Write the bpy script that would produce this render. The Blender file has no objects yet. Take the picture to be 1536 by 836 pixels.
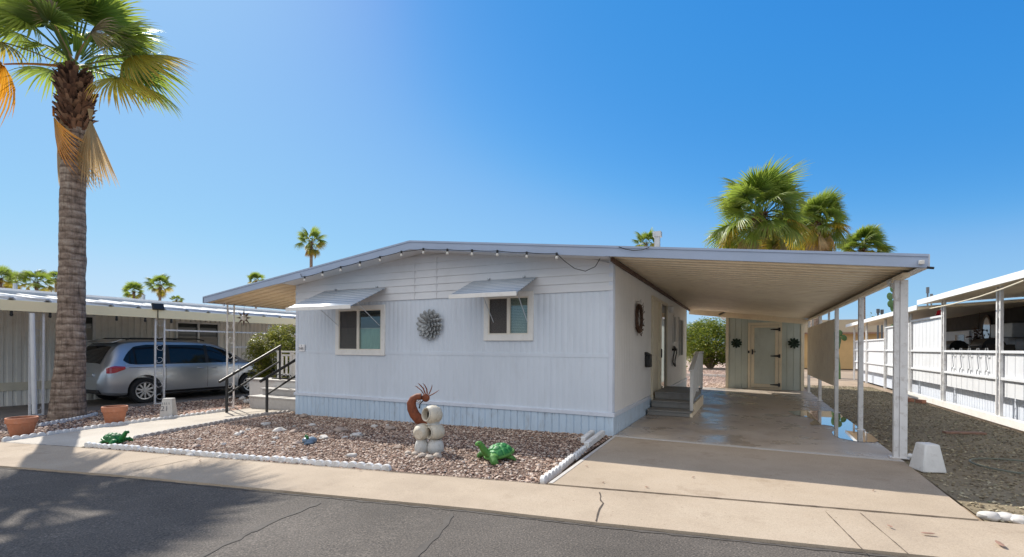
import bpy, bmesh, math, random
import numpy as np
from mathutils import Vector, Matrix, Euler, noise
rnd = random.Random(7)
C = bpy.context.scene.collection
R = math.radians
# ------------------------------------------------------------------ camera model (used to read real positions off the site survey)
F, CX, CY, ROLL, YAW, EYE = 722.0, 768.0, 521.0, .006, R(26.1), 1.37
cyw, syw = math.cos(YAW), math.sin(YAW)
def ray(px, py):
    a = (px-CX)/F; b = -(py-CY)/F
    r = a*math.cos(ROLL)-b*math.sin(ROLL); u = a*math.sin(ROLL)+b*math.cos(ROLL)
    return (cyw*r-syw, syw*r+cyw, u)
def gz(x, y=0):
    return max(-.25, .0186*(x+2)) if x < -2 else 0.0
def G(px, py, z=None):
    d = ray(px, py); zz = 0 if z is None else z
    for _ in range(15):
        t = (zz-EYE)/d[2]; p = Vector((d[0]*t, d[1]*t, zz))
        if z is None: zz = gz(p.x)
    return p
def PY(px, py, y):
    d = ray(px, py); t = y/d[1]; return Vector((d[0]*t, y, EYE+d[2]*t))
def PX(px, py, x):
    d = ray(px, py); t = x/d[0]; return Vector((x, d[1]*t, EYE+d[2]*t))
def PD(px, py, dep):
    d = ray(px, py); return Vector((d[0]*dep, d[1]*dep, EYE+d[2]*dep))
# ------------------------------------------------------------------ materials
def newmat(name):
    m = bpy.data.materials.new(name); m.use_nodes = True
    nt = m.node_tree; b = nt.nodes['Principled BSDF']
    return m, nt, b
def nd(nt, t, **kw):
    n = nt.nodes.new(t)
    for k, v in kw.items(): setattr(n, k, v)
    return n
def c4(c): return (c[0], c[1], c[2], 1)
def coords(nt, world=False, scale=(1,1,1)):
    if world:
        g = nd(nt, 'ShaderNodeNewGeometry'); out = g.outputs['Position']
    else:
        g = nd(nt, 'ShaderNodeTexCoord'); out = g.outputs['Object']
    mp = nd(nt, 'ShaderNodeMapping'); mp.inputs['Scale'].default_value = scale
    nt.links.new(out, mp.inputs['Vector']); return mp.outputs['Vector']
def noise_n(nt, vec, scale, detail=5, rough=.6):
    n = nd(nt, 'ShaderNodeTexNoise'); n.inputs['Scale'].default_value = scale
    n.inputs['Detail'].default_value = detail; n.inputs['Roughness'].default_value = rough
    nt.links.new(vec, n.inputs['Vector']); return n.outputs['Fac']
def ramp(nt, fac, stops):
    r = nd(nt, 'ShaderNodeValToRGB'); els = r.color_ramp.elements
    while len(els) < len(stops): els.new(.5)
    for e, (p, c) in zip(els, stops): e.position = p; e.color = c4(c)
    nt.links.new(fac, r.inputs['Fac']); return r.outputs['Color']
def mixc(nt, fac, a, b, mode='MIX'):
    m = nd(nt, 'ShaderNodeMix', data_type='RGBA', blend_type=mode)
    for s, v in ((m.inputs[0], fac), (m.inputs[6], a), (m.inputs[7], b)):
        if hasattr(v, 'is_linked') or hasattr(v, 'links'): nt.links.new(v, s)
        elif isinstance(v, (int, float)): s.default_value = v
        else: s.default_value = (v[0], v[1], v[2], 1)
    return m.outputs[2]
def bump(nt, b, h, strength, dist=.01):
    bp = nd(nt, 'ShaderNodeBump'); bp.inputs['Strength'].default_value = strength; bp.inputs['Distance'].default_value = dist
    nt.links.new(h, bp.inputs['Height']); nt.links.new(bp.outputs['Normal'], b.inputs['Normal'])
def sc(c, k): return tuple(min(1, x*k) for x in c)
def paint(name, col, rough=.5, var=.12, vs=3, dirt=None, dirt_amt=.35, bmp=.15, bs=90, metal=0, world=True, stretch=(1,1,1), spec=.4):
    m, nt, b = newmat(name)
    v = coords(nt, world, stretch)
    base = ramp(nt, noise_n(nt, v, vs), [(.3, sc(col, 1-var)), (.7, sc(col, 1+var))])
    if dirt:
        d = ramp(nt, noise_n(nt, v, vs*2.3, 8, .7), [(.52, (0,0,0)), (.72, (1,1,1))])
        f = nd(nt, 'ShaderNodeMath', operation='MULTIPLY'); nt.links.new(d, f.inputs[0]); f.inputs[1].default_value = dirt_amt
        base = mixc(nt, f.outputs[0], base, dirt)
    nt.links.new(base, b.inputs['Base Color'])
    b.inputs['Roughness'].default_value = rough; b.inputs['Metallic'].default_value = metal
    b.inputs['Specular IOR Level'].default_value = spec
    if bmp: bump(nt, b, noise_n(nt, v, bs, 4), bmp, .004)
    return m
def island(name, stops, rough=.85, trans=0, tcol=None, bmp=0):
    m, nt, b = newmat(name)
    g = nd(nt, 'ShaderNodeNewGeometry')
    col = ramp(nt, g.outputs['Random Per Island'], stops)
    v = coords(nt, True)
    big = ramp(nt, noise_n(nt, v, 1.6, 4), [(.3, (.72,.72,.72)), (.7, (1.15,1.15,1.15))])
    col = mixc(nt, 1.0, col, big, 'MULTIPLY')
    nt.links.new(col, b.inputs['Base Color']); b.inputs['Roughness'].default_value = rough
    b.inputs['Specular IOR Level'].default_value = .3
    if bmp: bump(nt, b, noise_n(nt, v, 120, 3), bmp, .004)
    if trans:
        t = nd(nt, 'ShaderNodeBsdfTranslucent'); mx = nd(nt, 'ShaderNodeMixShader'); mx.inputs[0].default_value = trans
        nt.links.new(mixc(nt, .6, col, tcol or (.3,.4,.05)), t.inputs['Color'])
        out = nt.nodes['Material Output']
        nt.links.new(b.outputs[0], mx.inputs[1]); nt.links.new(t.outputs[0], mx.inputs[2]); nt.links.new(mx.outputs[0], out.inputs['Surface'])
    return m
def frond_mat(name, base, mid, tip, trans=.35, tc=(.5,.6,.08)):
    m, nt, b = newmat(name)
    at = nd(nt, 'ShaderNodeAttribute', attribute_name='tip')
    g = nd(nt, 'ShaderNodeNewGeometry')
    oi = nd(nt, 'ShaderNodeObjectInfo')
    col = ramp(nt, at.outputs['Fac'], [(0, base), (.55, mid), (1, tip)])
    k = ramp(nt, g.outputs['Random Per Island'], [(0, (.6,.62,.6)), (1, (1.25,1.2,1.1))])
    col = mixc(nt, 1.0, col, k, 'MULTIPLY')
    k2 = ramp(nt, oi.outputs['Random'], [(0, (.75,.8,.75)), (1, (1.15,1.1,1.0))])
    col = mixc(nt, 1.0, col, k2, 'MULTIPLY')
    nt.links.new(col, b.inputs['Base Color']); b.inputs['Roughness'].default_value = .45
    t = nd(nt, 'ShaderNodeBsdfTranslucent'); mx = nd(nt, 'ShaderNodeMixShader'); mx.inputs[0].default_value = trans
    nt.links.new(mixc(nt, 1.0, mixc(nt, .5, col, tc), (1.3,1.3,1.3), 'MULTIPLY'), t.inputs['Color'])
    out = nt.nodes['Material Output']
    nt.links.new(b.outputs[0], mx.inputs[1]); nt.links.new(t.outputs[0], mx.inputs[2]); nt.links.new(mx.outputs[0], out.inputs['Surface'])
    return m
def glass(name, col=(.03,.04,.045), rough=.03, spec=.8, coat=.6):
    m, nt, b = newmat(name)
    b.inputs['Base Color'].default_value = c4(col); b.inputs['Roughness'].default_value = rough
    b.inputs['Specular IOR Level'].default_value = spec; b.inputs['Coat Weight'].default_value = coat; b.inputs['Coat Roughness'].default_value = .02
    return m
M = {}
M['siding'] = paint('siding_paint', (.615,.67,.74), .55, .05, 1.4, (.44,.45,.46), .22, .1, 40, stretch=(1.6,1.6,.45))
M['gable'] = paint('gable_paint', (.68,.69,.71), .55, .05, 1.2, (.52,.51,.49), .2, .1, 40)
M['side'] = paint('side_paint', (.76,.74,.71), .55, .04, 1.2, (.45,.43,.40), .15, .1, 40)
M['skirt'] = paint('skirting_paint', (.50,.61,.72), .5, .06, 2, (.30,.29,.27), .45, .12, 50, stretch=(2.5,2.5,.8))
M['trim'] = paint('trim_paint', (.62,.66,.735), .5, .05, 3, (.35,.36,.38), .2, .1, 60)
M['fascia'] = paint('fascia_paint', (.36,.43,.56), .4, .05, 2, (.33,.38,.45), .25, .05, 40)
M['white'] = paint('white_paint', (.78,.76,.72), .5, .05, 4, (.45,.40,.33), .3, .12, 70)
M['postw'] = paint('post_paint', (.72,.71,.70), .5, .06, 5, (.28,.22,.17), .55, .15, 60)
M['cream'] = paint('cream_paint', (.74,.66,.50), .5, .06, 3, (.5,.42,.3), .3, .1, 60)
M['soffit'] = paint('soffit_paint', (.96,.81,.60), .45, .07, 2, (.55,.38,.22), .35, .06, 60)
M['soffit2'] = paint('patio_soffit', (.95,.74,.48), .45, .06, 2, (.7,.5,.3), .3, .06, 60)
M['roofw'] = paint('white_roof', (.78,.78,.77), .45, .05, 1.5, (.55,.54,.52), .25, .05, 40)
M['awning'] = paint('awning_metal', (.56,.60,.64), .4, .06, 4, (.5,.5,.5), .25, .05, 60)
M['awnblue'] = paint('awning_stripe', (.24,.31,.39), .4, .08, 4, (.5,.5,.5), .2, .05, 60)
M['sash'] = paint('sash_paint', (.76,.70,.60), .5, .05, 4, bmp=.1)
M['glass'] = glass('window_glass', (.05,.055,.055), .05, .35, 0)
M['glass_g'] = glass('window_glass_green', (.075,.15,.125), .05, .35, 0)
M['screen'] = paint('insect_screen', (.10,.095,.09), .6, .1, 6, bmp=.1, bs=200)
M['blind'] = paint('window_blind', (.30,.27,.23), .6, .15, 8, stretch=(1,1,14), bmp=.4, bs=14)
M['black'] = paint('black_metal', (.025,.024,.024), .4, .2, 8, bmp=.1)
M['blackp'] = paint('black_plastic', (.02,.02,.02), .5, .2, 8, bmp=0)
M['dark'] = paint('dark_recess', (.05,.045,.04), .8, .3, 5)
M['grey_step'] = paint('grey_step_paint', (.27,.26,.245), .6, .1, 5, (.15,.13,.11), .4, .2, 50)
M['deck'] = paint('deck_paint', (.45,.43,.41), .6, .1, 5, (.25,.2,.17), .4, .2, 50)
M['shed'] = paint('shed_siding', (.50,.55,.50), .6, .06, 2, (.28,.30,.30), .3, .1, 60, stretch=(1,1,.4))
M['concrete_w'] = paint('white_concrete', (.70,.69,.67), .8, .08, 6, (.42,.38,.34), .45, .4, 80)
M['edging'] = paint('edging_concrete', (.70,.69,.67), .8, .14, 7, (.36,.31,.26), .6, .4, 60)
M['edging2'] = paint('edging_grey', (.45,.42,.39), .8, .15, 9, (.28,.25,.22), .4, .4, 60)
M['cblock'] = paint('marker_concrete', (.52,.50,.46), .85, .1, 10, (.33,.3,.27), .4, .5, 80)
M['terra'] = paint('terracotta', (.48,.19,.10), .75, .12, 9, (.60,.38,.28), .35, .25, 90)
M['soil'] = paint('potting_soil', (.06,.045,.035), .95, .3, 30, bmp=.6)
M['clay'] = paint('glazed_clay', (.58,.53,.43), .55, .14, 9, (.30,.22,.14), .6, .5, 60)
M['clay2'] = paint('grey_clay', (.50,.50,.48), .6, .14, 9, (.27,.23,.17), .6, .5, 60)
M['rust'] = paint('rusted_steel', (.17,.045,.017), .65, .35, 25, (.30,.11,.04), .5, .35, 120)
M['bark'] = None
M['lime'] = paint('lime_green_paint', (.07,.21,.038), .6, .35, 12, (.22,.30,.07), .45, .5, 40)
M['green'] = paint('shell_green_paint', (.014,.20,.04), .5, .3, 14, (.10,.45,.14), .3, .5, 40)
M['dgreen'] = paint('dark_green_paint', (.01,.14,.025), .4, .35, 16, (.03,.25,.05), .3, .5, 40)
M['bluegrey'] = paint('blue_grey_ceramic', (.12,.18,.25), .4, .3, 20, (.25,.3,.33), .3, .3, 60)
M['rock'] = paint('rock', (.38,.30,.25), .85, .2, 9, (.24,.18,.15), .4, .6, 40)
M['rockt'] = paint('tan_rock', (.44,.38,.32), .85, .2, 12, (.28,.23,.19), .4, .6, 40)
M['rockw'] = paint('pale_rock', (.58,.55,.51), .85, .15, 9, (.4,.36,.3), .4, .5, 40)
M['silver'] = None
M['tan'] = paint('tan_stucco', (.62,.42,.20), .85, .06, 2, (.5,.33,.17), .2, .3, 60)
M['tanroof'] = paint('tan_roof', (.50,.42,.30), .7, .08, 2)
M['brick'] = paint('brick_red', (.36,.17,.11), .85, .2, 9, (.45,.3,.24), .4, .4, 60)
M['hose'] = paint('hose_rubber', (.16,.17,.13), .5, .1, 9)
M['wood'] = paint('weathered_wood', (.30,.18,.13), .8, .2, 12)
M['redcloth'] = paint('red_cloth', (.55,.02,.03), .8, .1, 9)
M['copper'] = paint('wreath_brown', (.10,.055,.035), .6, .5, 30)
M['steelflower'] = paint('flower_metal', (.33,.345,.35), .4, .35, 22, (.50,.47,.42), .45, .2, 60, metal=.35)
M['greenflower'] = paint('green_metal', (.03,.055,.04), .45, .3, 22, metal=.5, bmp=.2)
M['bulb'] = glass('bulb_glass', (.62,.58,.50), .1)
M['pvc'] = paint('pvc', (.75,.75,.74), .4, .05, 5, bmp=0)
M['mirror'] = glass('mirror', (.35,.40,.46), .05)
M['plaque'] = paint('plaque_white', (.78,.77,.77), .5, .04, 9, bmp=0)
M['ink'] = paint('grey_ink', (.16,.16,.17), .7, .2, 30, bmp=0)
M['galv'] = paint('galvanised', (.45,.46,.47), .4, .12, 8, metal=.6, bmp=0)
# pebbles, leaves
M['pebble'] = island('pebble_mix', [(0,(.12,.07,.055)),(.22,(.28,.175,.13)),(.5,(.44,.31,.235)),(.75,(.58,.44,.345)),(.92,(.72,.61,.51)),(1,(.33,.30,.29))])
M['pebble2'] = island('pebble_olive', [(0,(.13,.10,.065)),(.35,(.26,.21,.135)),(.7,(.37,.31,.20)),(.9,(.50,.44,.31)),(1,(.22,.23,.14))])
M['leaf'] = island('shrub_leaf', [(0,(.07,.10,.018)),(.5,(.19,.21,.036)),(.85,(.34,.32,.06)),(1,(.50,.44,.11))], .4, .3, (.4,.42,.06))
M['citrus'] = island('citrus_leaf', [(0,(.04,.08,.012)),(.5,(.11,.17,.02)),(.85,(.24,.27,.03)),(1,(.42,.38,.06))], .35, .3, (.4,.45,.05))
M['fgreen'] = frond_mat('frond_green', (.055,.11,.025), (.10,.175,.035), (.22,.25,.055), .42)
M['fyellow'] = frond_mat('frond_yellowing', (.09,.14,.025), (.20,.23,.035), (.60,.36,.045), .45, (.7,.5,.06))
M['forange'] = frond_mat('frond_orange', (.40,.26,.03), (.60,.28,.03), (.55,.24,.05), .4, (.9,.4,.03))
M['fdead'] = frond_mat('frond_dead', (.38,.28,.16), (.48,.37,.22), (.46,.34,.20), .35, (.6,.45,.28))
def bark():
    m, nt, b = newmat('palm_bark'); v = coords(nt, True)
    w = nd(nt, 'ShaderNodeTexNoise'); w.inputs['Scale'].default_value = 1
    mp = nd(nt, 'ShaderNodeMapping'); mp.inputs['Scale'].default_value = (3.5,3.5,7); nt.links.new(v, mp.inputs['Vector'])
    n1 = noise_n(nt, mp.outputs[0], 1.6, 7, .65)
    mp2 = nd(nt, 'ShaderNodeMapping'); mp2.inputs['Scale'].default_value = (26,26,3.5); nt.links.new(v, mp2.inputs['Vector'])
    n2 = noise_n(nt, mp2.outputs[0], 1, 5)
    wv = nd(nt, 'ShaderNodeTexWave', wave_type='BANDS', bands_direction='Z', wave_profile='SAW'); wv.inputs['Scale'].default_value = 2.1; wv.inputs['Distortion'].default_value = 2.2; wv.inputs['Detail'].default_value = 3; wv.inputs['Detail Scale'].default_value = 1.2; nt.links.new(v, wv.inputs['Vector'])
    col = ramp(nt, n1, [(.3,(.13,.09,.062)),(.5,(.30,.22,.165)),(.68,(.46,.37,.29))])
    col = mixc(nt, .85, col, ramp(nt, wv.outputs['Fac'], [(0,(.42,.38,.35)),(.25,(.85,.82,.8)),(.8,(1.2,1.2,1.2)),(1,(.6,.56,.52))]), 'MULTIPLY')
    k = ramp(nt, n2, [(.32,(.45,.42,.40)),(.5,(1,1,1))])
    nt.links.new(mixc(nt, .8, col, k, 'MULTIPLY'), b.inputs['Base Color']); b.inputs['Roughness'].default_value = .9
    ad = nd(nt, 'ShaderNodeMath', operation='ADD'); nt.links.new(n1, ad.inputs[0]); nt.links.new(n2, ad.inputs[1])
    bump(nt, b, ad.outputs[0], .9, .05); return m
M['bark'] = bark()
M['boot'] = island('leaf_base_brown', [(0,(.06,.03,.02)),(.5,(.17,.085,.05)),(1,(.30,.17,.10))], .9, bmp=.5)
def carpaint():
    m, nt, b = newmat('silver_car_paint')
    b.inputs['Base Color'].default_value = (.46,.49,.52,1); b.inputs['Metallic'].default_value = .75; b.inputs['Roughness'].default_value = .32
    b.inputs['Coat Weight'].default_value = .8; b.inputs['Coat Roughness'].default_value = .04
    v = coords(nt); bump(nt, b, noise_n(nt, v, 900, 2), .04, .001); return m
M['silver'] = carpaint()
M['carglass'] = glass('car_glass', (.010,.012,.014), .03, .35, .05)
M['rubber'] = paint('tyre_rubber', (.018,.018,.018), .8, .2, 12)
M['alloy'] = paint('alloy', (.55,.56,.57), .3, .05, 9, metal=.8, bmp=0)
M['redlens'] = glass('red_lens', (.45,.012,.02), .08)
M['clearlens'] = glass('clear_lens', (.6,.58,.55), .08)
def ground_mat(name, stops, s1=2.0, s2=60, rough=.9, bstr=.4, speck=None, rstops=None, s3=.35, stain=None):
    m, nt, b = newmat(name); v = coords(nt, True)
    n1 = noise_n(nt, v, s1, 8, .62); n2 = noise_n(nt, v, s2, 3, .7); n3 = noise_n(nt, v, s3, 4, .55)
    ad = nd(nt, 'ShaderNodeMath', operation='ADD'); nt.links.new(n1, ad.inputs[0]); nt.links.new(n3, ad.inputs[1])
    hf = nd(nt, 'ShaderNodeMath', operation='MULTIPLY'); nt.links.new(ad.outputs[0], hf.inputs[0]); hf.inputs[1].default_value = .5
    col = ramp(nt, hf.outputs[0], stops)
    if stain:
        st_ = ramp(nt, noise_n(nt, v, stain[0], 7, .7), [(.56,(1,1,1)),(.70,stain[1])]); col = mixc(nt, 1.0, col, st_, 'MULTIPLY')
        pit = ramp(nt, noise_n(nt, v, 38, 2, .5), [(.70,(1,1,1)),(.76,(.62,.58,.54))]); col = mixc(nt, 1.0, col, pit, 'MULTIPLY')
    sp = ramp(nt, n2, speck or [(.3,(.8,.8,.8)),(.7,(1.15,1.15,1.15))])
    col = mixc(nt, 1.0, col, sp, 'MULTIPLY')
    nt.links.new(col, b.inputs['Base Color'])
    if rstops:
        rr = ramp(nt, n1, [(p,(q,q,q)) for p, q in rstops]); nt.links.new(rr, b.inputs['Roughness'])
    else: b.inputs['Roughness'].default_value = rough
    bump(nt, b, n2, bstr, .006); b.inputs['Specular IOR Level'].default_value = .35
    return m, nt, b
M['asphalt'] = ground_mat('asphalt', [(.35,(.080,.070,.060)),(.5,(.115,.100,.086)),(.65,(.150,.131,.113))], 1.3, 75, .9, 1.0,
                          [(.28,(.30,.30,.30)),(.48,(.90,.90,.90)),(.60,(1.2,1.18,1.15)),(.72,(2.6,2.5,2.4))])[0]
M['sidewalk'] = ground_mat('sidewalk_concrete', [(.35,(.36,.285,.21)),(.5,(.43,.345,.255)),(.65,(.48,.395,.30))], 1.6, 110, .9, .25, stain=(1.1,(.74,.71,.68)))[0]
M['walk'] = ground_mat('walkway_concrete', [(.35,(.42,.37,.31)),(.5,(.50,.45,.38)),(.65,(.56,.51,.44))], 1.6, 110, .9, .25)[0]
M['slab'] = ground_mat('driveway_concrete', [(.36,(.27,.22,.175)),(.46,(.42,.35,.285)),(.56,(.52,.45,.37)),(.68,(.58,.51,.43))], 1.1, 100, .6, .12,
                       rstops=[(.36,.16),(.48,.33),(.62,.60)], stain=(1.6,(.66,.62,.58)))[0]
M['slabfront'] = ground_mat('driveway_apron', [(.36,(.36,.285,.205)),(.5,(.43,.345,.255)),(.66,(.48,.395,.305))], 1.0, 100, .85, .15, stain=(1.4,(.78,.74,.70)))[0]
M['jointw'] = ground_mat('pale_joint', [(.35,(.45,.42,.38)),(.6,(.60,.57,.53))], 3, 90, .8, .2)[0]
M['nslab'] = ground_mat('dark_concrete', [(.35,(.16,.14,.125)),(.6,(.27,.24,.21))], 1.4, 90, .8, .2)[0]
M['dirt'] = ground_mat('desert_dirt', [(.35,(.30,.22,.16)),(.5,(.38,.29,.21)),(.65,(.45,.35,.26))], .8, 70, .95, .8)[0]
M['gravelbed'] = ground_mat('gravel_base', [(.35,(.10,.066,.05)),(.6,(.20,.14,.11))], 9, 50, .95, 1.0)[0]
M['gravel2'] = ground_mat('yard_gravel_base', [(.35,(.17,.135,.085)),(.5,(.26,.21,.135)),(.65,(.35,.29,.19))], 3, 60, .95, 1.0)[0]
M['reardirt'] = ground_mat('pink_gravel', [(.35,(.40,.28,.22)),(.6,(.56,.42,.34))], 3, 40, .95, 1.0)[0]
M['redpave'] = ground_mat('red_pavers', [(.35,(.36,.20,.15)),(.6,(.48,.30,.23))], 4, 60, .9, .5)[0]
M['crack'] = paint('crack_dark', (.09,.07,.055), .95, .3, 20, bmp=0)
M['seam'] = paint('asphalt_seam', (.09,.079,.068), .85, .2, 9, bmp=.3)
def water():
    m, nt, b = newmat('puddle_water'); b.inputs['Base Color'].default_value = (.10,.08,.06,1); b.inputs['Roughness'].default_value = .015
    b.inputs['Specular IOR Level'].default_value = .8; b.inputs['IOR'].default_value = 2.0; b.inputs['Coat Weight'].default_value = 1; b.inputs['Coat Roughness'].default_value = .01
    return m
M['water'] = water()
# ------------------------------------------------------------------ mesh builder
class MB:
    def __init__(s): s.v = []; s.f = []; s.mi = []; s.cur = 0
    def add(s, vs, fs):
        o = len(s.v); s.v.extend([tuple(v) for v in vs])
        for f in fs: s.f.append([i+o for i in f]); s.mi.append(s.cur)
        return s
    def box(s, a, b, mat=None):
        (x0,y0,z0),(x1,y1,z1) = a, b
        vs = [Vector((x,y,z)) for z in (z0,z1) for (x,y) in ((x0,y0),(x1,y0),(x1,y1),(x0,y1))]
        if mat is not None: vs = [mat @ v for v in vs]
        return s.add(vs, [(0,3,2,1),(4,5,6,7),(0,1,5,4),(1,2,6,5),(2,3,7,6),(3,0,4,7)])
    def beam(s, p, q, w, h, up=(0,0,1)):
        p = Vector(p); q = Vector(q); d = (q-p); L = d.length; d.normalize(); up = Vector(up)
        sd = d.cross(up); sd = sd.normalized() if sd.length > 1e-5 else Vector((1,0,0)); u = sd.cross(d)
        vs = []
        for c in (p, q):
            for a, b in ((-1,-1),(1,-1),(1,1),(-1,1)): vs.append(c+sd*(a*w/2)+u*(b*h/2))
        return s.add(vs, [(0,3,2,1),(4,5,6,7),(0,1,5,4),(1,2,6,5),(2,3,7,6),(3,0,4,7)][:]) 
    def tube(s, pts, r, n=8, cap=True, flat=1.0):
        pts = [Vector(p) for p in pts]; rs = r if isinstance(r, (list, tuple)) else [r]*len(pts)
        vs = []; prev = None
        for i, p in enumerate(pts):
            t = (pts[min(i+1, len(pts)-1)]-pts[max(i-1, 0)]).normalized()
            if prev is None:
                a = Vector((0,0,1)) if abs(t.z) < .9 else Vector((1,0,0)); u = t.cross(a).normalized()
            else: u = (prev-t*prev.dot(t)).normalized()
            prev = u; w = t.cross(u)
            for k in range(n):
                an = 2*math.pi*k/n; vs.append(p+u*(rs[i]*math.cos(an))+w*(rs[i]*flat*math.sin(an)))
        fs = []
        for i in range(len(pts)-1):
            for k in range(n):
                k2 = (k+1) % n; fs.append((i*n+k, i*n+k2, (i+1)*n+k2, (i+1)*n+k))
        if cap: fs.append(tuple(range(n-1,-1,-1))); fs.append(tuple((len(pts)-1)*n+k for k in range(n)))
        return s.add(vs, fs)
    def lathe(s, prof, n=24, mat=None, cap=True):
        vs = []
        for r, z in prof:
            for k in range(n):
                a = 2*math.pi*k/n; v = Vector((r*math.cos(a), r*math.sin(a), z)); vs.append(mat @ v if mat is not None else v)
        fs = []
        for i in range(len(prof)-1):
            for k in range(n):
                k2 = (k+1) % n; fs.append((i*n+k, i*n+k2, (i+1)*n+k2, (i+1)*n+k))
        if cap: fs.append(tuple(range(n-1,-1,-1))); fs.append(tuple((len(prof)-1)*n+k for k in range(n)))
        return s.add(vs, fs)
    def ell(s, c, r, rot=None, n=14, m=9, nz=0, seed=0):
        vs = []; c = Vector(c)
        for i in range(m+1):
            th = math.pi*i/m
            for k in range(n):
                a = 2*math.pi*k/n; d = Vector((math.sin(th)*math.cos(a), math.sin(th)*math.sin(a), math.cos(th)))
                q = 1+(nz*noise.noise(d*1.7+Vector((seed*3.1, seed*1.7, 0))) if nz else 0)
                v = Vector((d.x*r[0]*q, d.y*r[1]*q, d.z*r[2]*q))
                if rot is not None: v = rot @ v
                vs.append(c+v)
        fs = []
        for i in range(m):
            for k in range(n):
                k2 = (k+1) % n; fs.append((i*n+k, (i+1)*n+k, (i+1)*n+k2, i*n+k2))
        return s.add(vs, fs)
    def prism(s, poly, off, mat=None):
        poly = [Vector(p) for p in poly]; off = Vector(off); n = len(poly)
        vs = poly+[p+off for p in poly]
        if mat is not None: vs = [mat @ v for v in vs]
        fs = [tuple(range(n-1,-1,-1)), tuple(range(n, 2*n))]+[(i, (i+1) % n, n+(i+1) % n, n+i) for i in range(n)]
        return s.add(vs, fs)
    def build(s, name, mats, parent=None, bevel=0, smooth=40, origin=None, fix=True):
        me = bpy.data.meshes.new(name)
        vs = s.v
        if parent is not None and origin is None: origin = parent.matrix_world.translation if not parent.parent else (parent.parent.location+parent.location)
        if origin is not None:
            o = Vector(origin); vs = [(v[0]-o.x, v[1]-o.y, v[2]-o.z) for v in vs]
        me.from_pydata(vs, [], s.f)
        for mm in (mats if isinstance(mats, (list, tuple)) else [mats]): me.materials.append(mm)
        me.polygons.foreach_set('material_index', s.mi)
        if fix:
            bm = bmesh.new(); bm.from_mesh(me); bmesh.ops.recalc_face_normals(bm, faces=bm.faces); bm.to_mesh(me); bm.free()
        me.polygons.foreach_set('use_smooth', [True]*len(me.polygons)); me.set_sharp_from_angle(angle=R(smooth))
        ob = bpy.data.objects.new(name, me); C.objects.link(ob)
        if parent is not None: ob.parent = parent
        elif origin is not None: ob.location = origin
        if bevel:
            bv = ob.modifiers.new('Bevel', 'BEVEL'); bv.width = bevel; bv.segments = 2; bv.limit_method = 'ANGLE'; bv.angle_limit = R(40)
        me.update(); return ob
def thing(name, label, cat, loc=(0,0,0), group=None):
    o = bpy.data.objects.new(name, None); C.objects.link(o); o.location = loc; o.empty_display_size = .1
    o['label'] = label; o['category'] = cat
    if group: o['group'] = group
    o.matrix_world = Matrix.Translation(loc)
    return o
def tag(o, label, cat, group=None):
    o['label'] = label; o['category'] = cat
    if group: o['group'] = group
    return o
def struct(o, kind='structure'): o['kind'] = kind; return o
def dup(root, loc, rotz=0, label=None, scale=None):
    r = root.copy(); C.objects.link(r); r.location = loc; r.rotation_euler = (0,0,rotz)
    if scale: r.scale = (scale,)*3
    if label: r['label'] = label
    for ch in list(root.children):
        c = ch.copy(); C.objects.link(c); c.parent = r
        for g in ch.children:
            d = g.copy(); C.objects.link(d); d.parent = c
    return r
def text_mesh(s, body, size, mat4, depth=.004):
    cu = bpy.data.curves.new('t', 'FONT'); cu.body = body; cu.size = size; cu.extrude = depth/2; cu.align_x = 'CENTER'; cu.align_y = 'CENTER'
    ob = bpy.data.objects.new('t', cu); C.objects.link(ob); bpy.context.view_layer.update()
    me = bpy.data.meshes.new_from_object(ob.evaluated_get(bpy.context.evaluated_depsgraph_get()))
    s.add([mat4 @ v.co for v in me.vertices], [tuple(p.vertices) for p in me.polygons])
    bpy.data.objects.remove(ob); bpy.data.meshes.remove(me); bpy.data.curves.remove(cu)
def sheet(name, poly, off, mat, thick=0, step=0):
    bm = bmesh.new(); vs = [bm.verts.new((p[0], p[1], 0)) for p in poly]; bm.faces.new(vs)
    for x in (-15.44, -2.0):
        bmesh.ops.bisect_plane(bm, geom=bm.verts[:]+bm.edges[:]+bm.faces[:], plane_co=(x,0,0), plane_no=(1,0,0))
    if thick:
        r = bmesh.ops.extrude_face_region(bm, geom=bm.faces[:])
        for v in r['geom']:
            if isinstance(v, bmesh.types.BMVert): v.co.z = 1
    for v in bm.verts: v.co.z = gz(v.co.x)+off-(thick if (thick and v.co.z < .5) else 0)
    bmesh.ops.recalc_face_normals(bm, faces=bm.faces)
    if not thick:
        for f in bm.faces:
            if f.normal.z < 0: f.normal_flip()
    me = bpy.data.meshes.new(name); bm.to_mesh(me); bm.free(); me.materials.append(mat)
    o = bpy.data.objects.new(name, me); C.objects.link(o); return struct(o)
def inpoly(x, y, poly):
    c = False; j = len(poly)-1
    for i in range(len(poly)):
        xi, yi = poly[i][0], poly[i][1]; xj, yj = poly[j][0], poly[j][1]
        if (yi > y) != (yj > y) and x < (xj-xi)*(y-yi)/(yj-yi)+xi: c = not c
        j = i
    return c
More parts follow.
